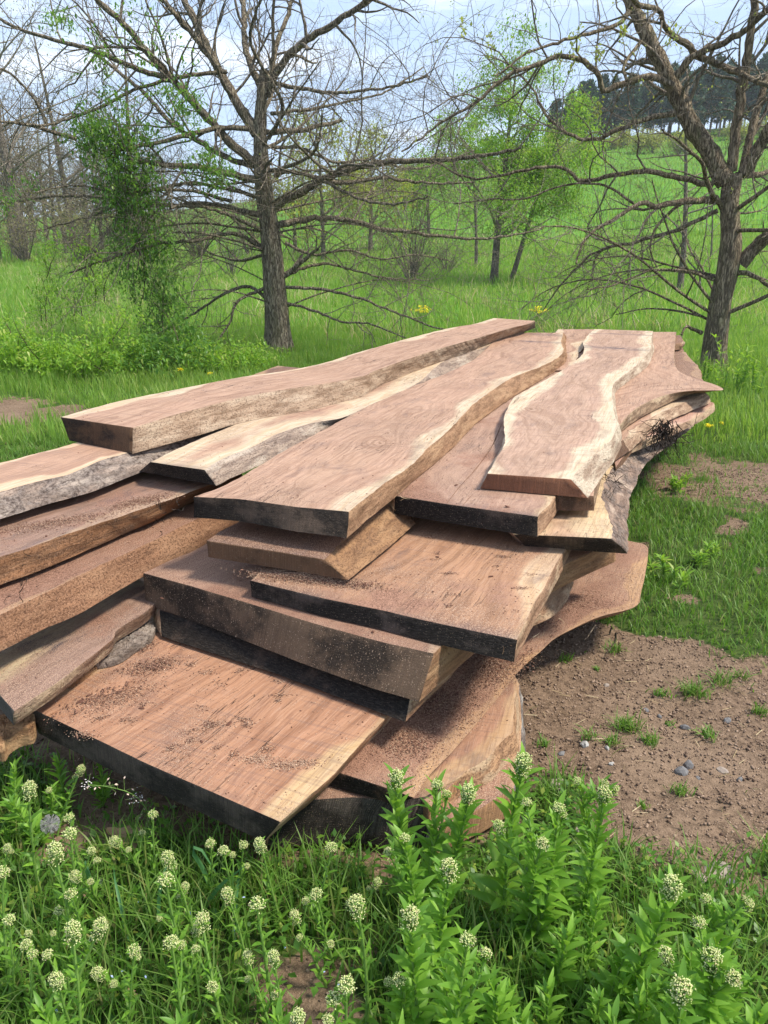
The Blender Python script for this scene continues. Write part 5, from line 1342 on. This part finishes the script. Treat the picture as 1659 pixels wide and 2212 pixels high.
for lst in (W_TALL, W_SLIM, W_LEAF):
    for o in lst:
        KEY[o.name] = o.name
        st = [c for c in bpy.data.objects if c.parent == o and c.name.startswith('stem')][0]
        # the highest vertex of the first (main) shoot
        vs = [v.co for v in st.data.vertices[:66]]
        TIPS[o.name] = max(vs, key=lambda v: v.z).copy()
def protos_key(o): return KEY[o.name]
rn = random.Random(42)
tall = [(858, 1668, 'tall flowering weed, leftmost of those standing in front of the fanned slabs'), (943, 1692, 'flowering weed with a yellowish head before the fanned slab ends'), (1012, 1706, 'flowering weed in front of the lowest slab, third along the fanned ends'),
        (1247, 1697, 'flowering weed whose head stands against the dirt left of centre of the patch'), (1304, 1727, 'flowering weed with a flat yellow-green head against the dirt'), (1205, 1762, 'flowering weed just below the pair that stands against the dirt'),
        (1128, 1652, 'tall weed with a closed green tip right at the bark-edged slab corner'), (1172, 1838, 'flowering weed with a broad head in the middle of the tall right clump'),
        (890, 1958, 'flowering weed with a wide pale head at the left of the tall right clump'), (1008, 2022, 'flowering weed with a jagged pale head low in the tall right clump'), (1452, 1908, 'flowering weed at the right with a round head over the dirt edge'),
        (1527, 1948, 'flowering weed with a large round head near the right edge'), (968, 1862, 'flowering weed with a green-white head beside the black slab end'), (875, 1812, 'flowering weed with a lumpy head just left of the right clump'),
        (1540, 2070, 'flowering weed low near the right edge'), (1584, 2112, 'flowering weed at the lower right, nearest to the corner'), (1475, 2142, 'flowering weed low at the right with a small yellowish head')]
for i, (x, y, lb) in enumerate(tall): 
    put_weed(W_TALL, i, x, y, lb, 'tall flowering weeds at the lower right', rn.uniform(1.05, 1.3))
gl = 'slender flowering weeds at the lower left and centre'
slim = [(148, 1757), (150, 1802), (118, 1842), (160, 1882), (155, 1932), (125, 1967), (155, 2005), (215, 1997), (70, 2065), (58, 2037), (122, 2112), (212, 2102), (288, 2052), (372, 2032), (425, 2002), (436, 1977), (360, 1907), (376, 1880), (362, 1857),
        (248, 1817), (455, 1827), (485, 1847), (490, 1927), (400, 1924), (557, 1950), (525, 1832), (562, 1827), (15, 1827), (2, 1882), (20, 1992), (590, 2067), (535, 2062), (722, 2152), (746, 2122), (642, 2202), (637, 1972), (715, 1827), (685, 1927), (770, 1944), (815, 1900), (1000, 2135), (865, 2100), (60, 1692), (175, 1662), (330, 1762)]
for i, (x, y) in enumerate(slim):
    if x < 300 and y > 1990: lb = 'flowering weed among the crowded pale heads in the lower left corner'
    elif x < 270 and y < 1720: lb = 'dark-shaded flowering weed under the lower left slab corner, ' + ('further left of the two' if x < 100 else 'further right of the two')
    elif x < 270: lb = 'flowering weed in the pale-headed stand at the left edge, above the corner'
    elif x == 330: lb = 'tall dark-tipped flowering weed in the shade under the red slab'
    elif x < 600 and y < 1860: lb = 'slender flowering weed just below the overhanging red slab edge'
    elif x < 600: lb = 'slender flowering weed in the left half of the foreground, away from the slab'
    elif y < 1990: lb = 'slender flowering weed at the middle of the foreground, by the black slab end'
    else: lb = 'slender flowering weed at the bottom middle of the picture'
    put_weed(W_SLIM, i, x, y, lb, gl, rn.uniform(.72, 1.2))
ll = 'leafy unflowered weed shoot among the tall flowering ones at the lower right'
for i in range(46):
    x = rn.uniform(860, 1659); y = rn.uniform(1880 if x < 1350 else 2030, 2330)
    put_weed(W_LEAF, i, x, y, ll, 'leafy shoots at the lower right', rn.uniform(.75, 1.15))
for i, (x, y) in enumerate([(30, 1650), (110, 1700), (20, 1730), (215, 1640), (90, 2180), (130, 2240), (380, 2210), (30, 2250), (270, 2230), (520, 2250), (600, 2200), (120, 1640)]):
    put_weed(W_LEAF, i, x, y, 'leafy weed without flowers at the left of the foreground', 'leafy shoots at the lower left', rn.uniform(.7, 1.0))

# broad blades of coarse grass in the middle
def blade_plant(label, blades, w_, mat):
    Vv = []; F = []; 
    root0 = P(*blades[0][0][0], .02)
    for path, hs in blades:
        pts = [P(x, y, h) for (x, y), h in zip(path, hs)]
        q = resample(pts, n=12)
        base = len(Vv)
        for i in range(12):
            u = i / 11; ww = w_ * (math.sin(math.pi * min(1, .25 + u * .75)) * .9 + .02)
            d = Vector(q[min(11, i + 1)]) - Vector(q[max(0, i - 1)]); sd = d.cross(Vector((.2, -.5, 1))).normalized()
            c = Vector(q[i]) - root0
            Vv += [tuple(c - sd * ww), tuple(c + Vector((0, 0, -ww * .3))), tuple(c + sd * ww)]
        for i in range(11):
            for s in (0, 1):
                a = base + i * 3 + s; F.append((a, a + 1, a + 4, a + 3))
    me = np_mesh('coarse_grass', Vv, F, True, {'rnd': np.full(len(Vv), .3), 'up': np.full(len(Vv), .3)})
    o = link('coarse_grass', me, None, [mat]); o.location = root0
    return tag(o, label, 'grass plant')
m_blade = leaf_mat('coarse_blade', (0.07, 0.20, 0.07), (0.12, 0.28, 0.10), None, .35, .4)
blade_plant('coarse grass with broad bluish-green arching blades in the centre foreground', [([(470, 1960), (440, 1880), (415, 1838), (430, 1830), (452, 1862), (470, 1890)], [.02, .10, .16, .17, .13, .10]),
            ([(430, 1975), (470, 1920), (510, 1885), (533, 1868)], [.02, .10, .17, .2]), ([(508, 2035), (508, 1960), (515, 1900), (520, 1872)], [.02, .06, .1, .13])], .0055, m_blade)
blade_plant('coarse grass blades left of centre in the foreground', [([(345, 2010), (343, 1950), (352, 1890), (370, 1855)], [.02, .08, .14, .17]), ([(280, 2040), (262, 1960), (248, 1900), (246, 1870)], [.02, .08, .12, .15]), ([(205, 1930), (190, 1890), (183, 1860), (200, 1900)], [.02, .1, .14, .1])], .0045, m_blade)

# dandelion clock, dandelion flowers and yellow mustard
m_fluff, t_ = new_mat('dandelion_fluff'); finish(t_, (0.62, 0.60, 0.58), .9, None, .1, .5)
m_yellow, t_ = new_mat('yellow_petals'); finish(t_, (0.90, 0.78, 0.04), .6, None, .2, .3)
c = P(108, 1780, .2); root = empty('dandelion_clock', (c.x, c.y, 0)); tag(root, 'grey fluffy dandelion seed head in the shade at the left', 'dandelion')
tb = Tubes(); tb.add([(0, 0, 0), (.004, 0, .1), (0, 0, .19)], [.0018, .0016, .0014], 5); tb.build('stem', m_wstem, root)
tb = Tubes(); rr = random.Random(1)
for _ in range(150):
    d = Vector((rr.gauss(0, 1), rr.gauss(0, 1), rr.gauss(0, 1))).normalized(); tb.add([Vector((0, 0, .2)) + d * .003, Vector((0, 0, .2)) + d * .017], [.00025, .00025], 3)
    for k in range(5):
        e = (d + Vector((rr.gauss(0, 1), rr.gauss(0, 1), rr.gauss(0, 1))) * .35).normalized(); tb.add([Vector((0, 0, .2)) + d * .017, Vector((0, 0, .2)) + d * .017 + e * .006], [.0002, .0002], 3)
tb.build('seed_ball', m_fluff, root)
def yellow_flower(x, y, hz, s, label, n=1, spread=.0, name='dandelion', cat='dandelion', loc=None):
    c = PG(x, y) if loc is None else loc
    root = empty(name, (c.x, c.y, gz(c.x, c.y))); tag(root, label, cat)
    rr = random.Random(int(x)); tb = Tubes(); pos = []
    for i in range(n):
        bx, by = rr.gauss(0, spread), rr.gauss(0, spread); z = hz * rr.uniform(.8, 1.1)
        tb.add([(bx * .4, by * .4, 0), (bx, by, z)], [.003, .002], 4)
        for _ in range(60 if n == 1 else 10): pos.append((bx + rr.gauss(0, s * .25), by + rr.gauss(0, s * .25), z + rr.gauss(0, s * .12)))
    tb.build('stem', m_wstem, root); k = len(pos)
    rg2 = np.random.default_rng(int(x))
    link('petals', scatter('petals', CARD_V, CARD_F, pos, rand_rot(k, rg2, tilt=rg2.uniform(-.3, .9, k)), np.full(k, s * .6), rg2), root, [m_yellow])
yellow_flower(1527, 945, .10, .035, 'orange-yellow dandelion in the grass right of the pile', )
yellow_flower(1555, 935, .08, .025, 'paler dandelion a little right of the orange-yellow one')
yellow_flower(912, 712, .35, .05, 'yellow mustard plant blooming behind the left thick plank', 26, .09, 'mustard_plant', 'mustard plant')
yellow_flower(1160, 715, .35, .05, 'yellow mustard plant blooming behind the far end of the planks', 20, .08, 'mustard_plant', 'mustard plant')
for i, (x, y, lb) in enumerate([(90, 800, 'small dandelion at the foot of the left bramble bush'), (226, 792, 'small dandelion in the grass below the bramble thicket'), (392, 822, 'small dandelion near the left thick plank'), (455, 830, 'small dandelion just behind the edge of the left thick plank')]):
    yellow_flower(x, y, .12, .035, lb)

# pale weed growing at the foot of the right tree
def stalk_plant(x, y, h, n, label, Y=None, size=.07, mat=None, seed=0):
    g = PG(x, y) if Y is None else PD(x, y, Y); root = empty('leafy_weed', (g.x, g.y, gz(g.x, g.y))); tag(root, label, 'weed')
    rr = random.Random(seed); tb = Tubes(); pos = []
    for i in range(n):
        a = rr.uniform(0, 6); q = wander(Vector((rr.gauss(0, .08), rr.gauss(0, .05), 0)), Vector((math.cos(a) * .2, math.sin(a) * .2, 1)), h * rr.uniform(.6, 1), 8, rr, .3)
        tb.add(q, np.linspace(.005, .002, 9), 5)
        for _ in range(22): j = rr.randint(1, 8); pos.append(tuple(q[j]))
    tb.build('stem', m_wstem, root); k = len(pos); rg2 = np.random.default_rng(seed)
    link('leaves', scatter('leaves', LEAF_V, LEAF3_F, pos, rand_rot(k, rg2, tilt=rg2.normal(.6, .4, k)), rg2.uniform(.6, 1.2, k)[:, None] * np.array([[.75, 1, 1]]) * size, rg2), root, [mat or m_vine_l])
stalk_plant(1568, 830, .62, 7, 'light green leafy weed standing against the right tree trunk', 7.6, .08, seed=1)
stalk_plant(1515, 800, .40, 5, 'light green weed left of the right tree trunk', 7.9, .07, seed=2)
stalk_plant(1640, 840, .45, 6, 'pale flowering weed at the right edge beyond the pile', 7.3, .07, seed=3)
stalk_plant(1596, 830, .40, 5, 'leafy weed between the right trunk and the right edge', 7.4, .07, seed=4)
stalk_plant(1460, 1060, .10, 6, 'low leafy weed in the grass right of the bark-edged slab', None, .05, seed=5)
stalk_plant(1445, 1260, .10, 7, 'low leafy weed beside the broad flared slab', None, .045, seed=6)
stalk_plant(1520, 1215, .09, 6, 'low weed with whitish buds in the grass at the right', None, .04, seed=7)

# tufts on the bare dirt
TF = [(1500, 1500, .06, 90, 'bright grass tuft on the dirt, larger right-hand one'), (1555, 1480, .055, 50, 'bright grass tuft at the right, beside the larger one'), (1350, 1575, .05, 110, 'round bright grass tuft in the middle of the dirt'),
      (1218, 1425, .035, 26, 'small grass tuft close to the pile, nearest its shadow'), (1328, 1405, .045, 40, 'grass tuft under the flared slab tip'), (1427, 1500, .035, 22, 'thin dark tuft left of the large bright one'),
      (1270, 1602, .03, 30, 'dark flat weed beside the crinkled pale lump'), (1175, 1610, .03, 30, 'dark flat weed nearest the bark edge'), (1320, 1650 - 40, .035, 40, 'dark leafy tuft at the lower middle of the dirt'),
      (1405, 1610, .04, 44, 'dark leafy tuft between stones, right of the middle'), (1530, 1590, .035, 26, 'small tuft near the right stones'), (1640, 1540, .04, 40, 'tuft at the right edge of the dirt'), (1470, 1718, .035, 34, 'sprawling tuft below the grey stones'),
      (1390, 1745, .02, 14, 'tiny seedling on the dirt above the right weeds'), (1180, 1720, .06, 70, 'grass tuft at the bark-edged corner'), (1600, 1470, .04, 30, 'small tuft by the grass edge at the right'), (1290, 1440, .02, 14, 'tiny seedling under the flare'), (1450, 1560, .018, 12, 'tiny two-leaved seedling in the dirt')]
for i, (x, y, h, n, lb) in enumerate(TF):
    g = P(x, y, 0); r2 = np.random.default_rng(400 + i); n = int(n * 1.3)
    X = r2.normal(0, h * .38, n); Y = r2.normal(0, h * .3, n)
    me = grass_mesh('grass_tuft', X, Y, np.zeros(n), h * r2.uniform(.5, 1.2, n), (.0032 if n > 35 else .005) * r2.uniform(.7, 1.4, n), r2, 1.0)
    o = link('grass_tuft', me, None, [m_grass_near]); o.location = (g.x, g.y, surf_z(g.x, g.y)); tag(o, lb, 'grass tuft', 'tufts on the bare dirt')

# ---------------------------------------------------------------- bark pieces, roots, splinters
m_barkchunk = wood_side('bark_chunk', base=(.25, .20, .165), dark=(.06, .045, .035), light=(.38, .33, .28), bark=.5, dust=.1, seed=40)
m_rot = wood_side('rotten_wood', base=(.36, .20, .10), dark=(.12, .06, .03), light=(.5, .33, .18), bark=.1, dust=.2, seed=41)
def chunk(name, label, outline, z, th, mat, seed=0, amp=.012, cat='bark piece'):
    """ragged plate: outline in the picture on the plane z, with thickness and rough relief"""
    po = [P(x, y, z) for x, y in outline]; ring = resample(po + [po[0]], sp=.008)[:-1]
    c = Vector(ring.mean(0)); n = len(ring); rows = [1, .96, .9, .83, .76, .69, .62, .55, .48, .41, .34, .27, .2, .13, .05]
    Vv = []; F = []
    for i in range(n): Vv.append((ring[i][0] - c.x, ring[i][1] - c.y, -th))
    for r in rows:
        for i in range(n):
            p = (ring[i] - np.array(c)) * r; a = (1 - r ** 3)
            q = Vector((p[0] + c.x, p[1] + c.y, 0)) 
            uu = (q.x * .75 + q.y * .66); vv = (q.y * .75 - q.x * .66); jz = (mnoise.fractal(Vector((uu * 18 + seed, vv * 90, 0)), .7, 2, 5) - .3) * amp
            e = 1 + .05 * mnoise.noise(Vector((q.x * 80, q.y * 80, seed)))
            Vv.append((p[0] * e, p[1] * e, th * .5 * a + jz))
    m_ = len(rows)
    for r in range(m_):
        for i in range(n):
            j = (i + 1) % n; F.append((r * n + i, r * n + j, (r + 1) * n + j, (r + 1) * n + i))
    F.append(tuple(m_ * n + i for i in range(n))); F.append(tuple(reversed(range(n))))
    me = bpy.data.meshes.new(name); me.from_pydata(Vv, [], F); me.update()
    for nm in ('rnd',): me.attributes.new(nm, 'FLOAT', 'POINT')
    o = link(name, me, None, [mat]); o.location = c; return tag(o, label, cat)
chunk('bark_piece', 'weathered grey chunk of bark lying at the back corner of the red slab', [(207, 1432), (212, 1412), (250, 1385), (285, 1352), (318, 1340), (334, 1352), (326, 1375), (290, 1398), (262, 1418), (232, 1428)], .308, .020, m_barkchunk, 1, .012)
chunk('rotten_strip', 'reddish rotten strip of wood beside the bark chunk', [(146, 1478), (190, 1432), (206, 1412), (240, 1380), (262, 1372), (244, 1396), (206, 1440), (160, 1474)], .30, .014, m_rot, 2, .006, 'wood scrap')
chunk('bark_slab', 'torn fibrous bark slab at the left edge under the angled board', [(-60, 1600), (-40, 1560), (0, 1548), (40, 1538), (68, 1526), (74, 1548), (66, 1572), (40, 1578), (14, 1594), (0, 1610)], .27, .05, m_rot, 3, .016)
m_root = bark_mat('dead_roots', (0.015, 0.011, 0.009), (0.07, 0.05, 0.04), mossf=0)
def root_mass(label, x, y, Y, n, L, r, seed, down=.7, name='root_tangle', cat='roots', mat=None):
    c = PD(x, y, Y); root = empty(name, c); rr = random.Random(seed); tb = Tubes()
    for i in range(n):
        d = Vector((rr.gauss(0, .7), rr.gauss(0, .7), -down + rr.gauss(0, .7)))
        q = wander(Vector((rr.gauss(0, .03), rr.gauss(0, .02), rr.gauss(0, .03))), d, L * rr.uniform(.4, 1.2), 7, rr, 1.2)
        tb.add(q, np.linspace(r * rr.uniform(.6, 1.3), r * .3, 8), 4)
    bpy.data.objects.remove(root)
    o = tb.build(name, mat or m_root, None); o.location = c; return tag(o, label, cat)
root_mass('black tangle of dead roots hanging on the pointed slabs at the far right', 1440, 925, 3.72, 85, .15, .0030, 1, 1.5)
root_mass('smaller black wisp of roots right of the big root tangle', 1475, 945, 3.7, 22, .09, .0018, 2)
root_mass('dark wiry roots curling on the bark below the waisted plank', 1318, 1035, 2.85, 34, .08, .0014, 3, .2)
root_mass('fine hairs of root on the bark edge, below the root tangle', 1400, 960, 3.3, 20, .09, .0012, 4, .4)
m_str = plain_mat('splinter', (0.22, 0.13, 0.07), (0.55, 0.40, 0.25), 60)
root_mass('frayed pale splinters at the corner of the broad black-ended slab', 1165, 1332, 1.92, 10, .03, .0010, 5, .0, 'splinters', 'splinters', m_str)
root_mass('small splinters on the black end of the broad slab', 1118, 1405, 1.72, 6, .022, .0010, 6, .0, 'splinters', 'splinters', m_str)
root_mass('dry twisted root hanging from the flare to the dirt', 1325, 1345, 2.05, 3, .16, .0030, 7, 2.0, 'dangling_root', 'root', m_stem)
root_mass('frayed fibres at the near right corner of the central plank', 842, 1092, 2.25, 9, .03, .0008, 8, 1.0, 'splinters', 'splinters', m_str)
root_mass('knot of bark shreds stuck on the wet left board', 352, 1100, 2.30, 16, .035, .0014, 9, .0, 'bark_shreds', 'bark shreds', m_root)
root_mass('bark shreds at the lower edge of the wet left board', 40, 1250, 1.95, 12, .045, .0013, 10, .0, 'bark_shreds', 'bark shreds', m_root)
# wood chips
rr = random.Random(8)
CH = [(1097, 1097 - 2, .651, .02, 'dark bark flake lying on the split slab'), (985, 1048, .651, .016, 'small dark flake on the split slab near its front'), (100, 1128 + 30, .629, .012, 'bark flake on the wet left board'), (805, 1365, .47, .014, 'brown chip on the thick beam below the broad slab'),
      (350, 1292, .47, .010, 'small chip on the thick beam'), (175, 1515, .286, .022, 'dark bark flake on the red slab, near its left end'), (192, 1502, .286, .018, 'brown bark flake above the dark one on the red slab'), (305, 1530, .286, .016, 'bark flake in the middle of the red slab'),
      (495, 1443 + 120, .286, .018, 'bark flake on the right part of the red slab'), (435, 1602, .286, .012, 'small flake near the front of the red slab'), (945, 1183 + 20, .527, .012, 'dark chip on the broad slab'), (1060, 1245, .527, .014, 'curled chip on the broad slab'), (985, 1500, .206, .02, 'dark strip of bark standing on the dusty flared slab'),
      (1185, 1318 - 80, .206, .016, 'dark flake on the flared slab by the beam')]
for i, (x, y, z, s, lb) in enumerate(CH):
    c = P(x, y, z); o = link('bark_flake', rock_mesh('bark_flake', (s * .6, s * .3, s * .16), i * 2.1 + 50), None, [m_dark]); o.location = c; o.rotation_euler = (rr.gauss(0, .2), rr.gauss(0, .2), rr.uniform(0, 3)); tag(o, lb, 'bark flake', 'bark flakes on the slabs')
    o.data.attributes.new('rnd', 'FLOAT', 'POINT')

# dead leaves on the ground
m_dead = leaf_mat('dead_leaf', (0.36, 0.22, 0.13), (0.50, 0.34, 0.21), None, .2, .7)
def dead_leaf(x, y, s, lb, rz=0.3):
    c = P(x, y, .03); Vv = []; F = []; n = 8
    for i in range(n + 1):
        u = i / n; w_ = (math.sin(math.pi * u ** .8) * .34 + .02) * (1 + .25 * math.sin(u * 22))
        for v in (-1, -.5, 0, .5, 1): Vv.append((v * w_ * s, (u - .5) * s, .09 * s * abs(v) ** 1.5 + .05 * s * math.sin(u * 5 + v)))
    for i in range(n):
        for j in range(4): a = i * 5 + j; F.append((a, a + 1, a + 6, a + 5))
    o = link('dead_leaf', np_mesh('dead_leaf', Vv, F, True, {'rnd': np.full(len(Vv), .4), 'up': np.zeros(len(Vv))}), None, [m_dead]); o.location = c; o.rotation_euler = (.25, .1, rz); tag(o, lb, 'dead leaf')
dead_leaf(272, 1812, .115, 'large tan dead leaf lying in the shade under the slab', 1.35)
dead_leaf(188, 1925, .04, 'small pinkish dead leaf among the left weeds', .5)
dead_leaf(280, 2150, .035, 'small brown dead leaf near the bottom left', .5)
# shepherd's purse, dry and pinkish
root = empty('dry_seed_stalk', P(330, 1790, 0)); tag(root, 'thin dry stalk with little pink-tan heart-shaped pods in front of the red slab', 'seed stalk')
base = root.location; tb = Tubes(); path = [P(330, 1790, .02), P(315, 1745, .14), P(285, 1715, .19), P(235, 1700, .21), P(190, 1695, .22)]
q = [Vector(v) - base for v in resample(path, n=18)]; tb.add(q, np.linspace(.0016, .0008, 18), 5)
pods = []; rr = random.Random(3)
for i in range(4, 18):
    for _ in range(2):
        d = Vector((rr.gauss(0, 1), rr.gauss(0, 1), rr.uniform(-.6, .8))).normalized() * rr.uniform(.015, .028); tb.add([q[i], q[i] + d], [.0005, .0004], 3); pods.append(tuple(q[i] + d))
tb.build('stem', m_wstem, root); rg2 = np.random.default_rng(2); k = len(pods)
m_pod = plain_mat('seed_pod', (0.42, 0.28, 0.20), (0.62, 0.48, 0.38), 60)
link('pods', scatter('pods', CARD_V, CARD_F, pods, rand_rot(k, rg2), np.full(k, .009), rg2), root, [m_pod])
fl = [tuple(q[j] + Vector((rg2.normal(0, .008), rg2.normal(0, .008), rg2.normal(0, .006)))) for j in (17, 10) for _ in range(26)]
m_petal, t_ = new_mat('white_petals'); finish(t_, (0.8, 0.74, 0.72), .6)
link('flowers', scatter('flowers', CARD_V, CARD_F, fl, rand_rot(len(fl), rg2), np.full(len(fl), .005), rg2), root, [m_petal])
# speedwell dots
X = rg2.uniform(-.75, .2, 26); Y = rg2.uniform(1.0, 1.45, 26)
me = scatter('speedwell', CARD_V, CARD_F, np.column_stack([X, Y, surf_z(X, Y) + .05]), rand_rot(26, rg2, tilt=rg2.normal(0, .3, 26)), np.full(26, .008), rg2)
tag(link('speedwell_flowers', me, None, [m_blue]), 'tiny pale blue speedwell flowers dotted in the low green cover', 'flowers', None, 'stuff')

# ---------------------------------------------------------------- haze over the distance
V_ = [(x, y, z) for z in (-2.5, 60) for x, y in ((-340, -20), (340, -20), (340, 345), (-340, 345))]
me = bpy.data.meshes.new('haze'); me.from_pydata(V_, [], [(0, 3, 2, 1), (4, 5, 6, 7), (0, 1, 5, 4), (1, 2, 6, 5), (2, 3, 7, 6), (3, 0, 4, 7)])
m, t = new_mat('haze')
pv = t.n('ShaderNodeVolumePrincipled', {'Color': (0.86, 0.90, 0.96), 'Density': 0.0006, 'Anisotropy': 0.1})
t.n('ShaderNodeOutputMaterial', {'Volume': pv.outputs[0]})
tag(link('haze', me, None, [m]), 'thin pale spring haze softening the far hill', 'haze', None, 'stuff')
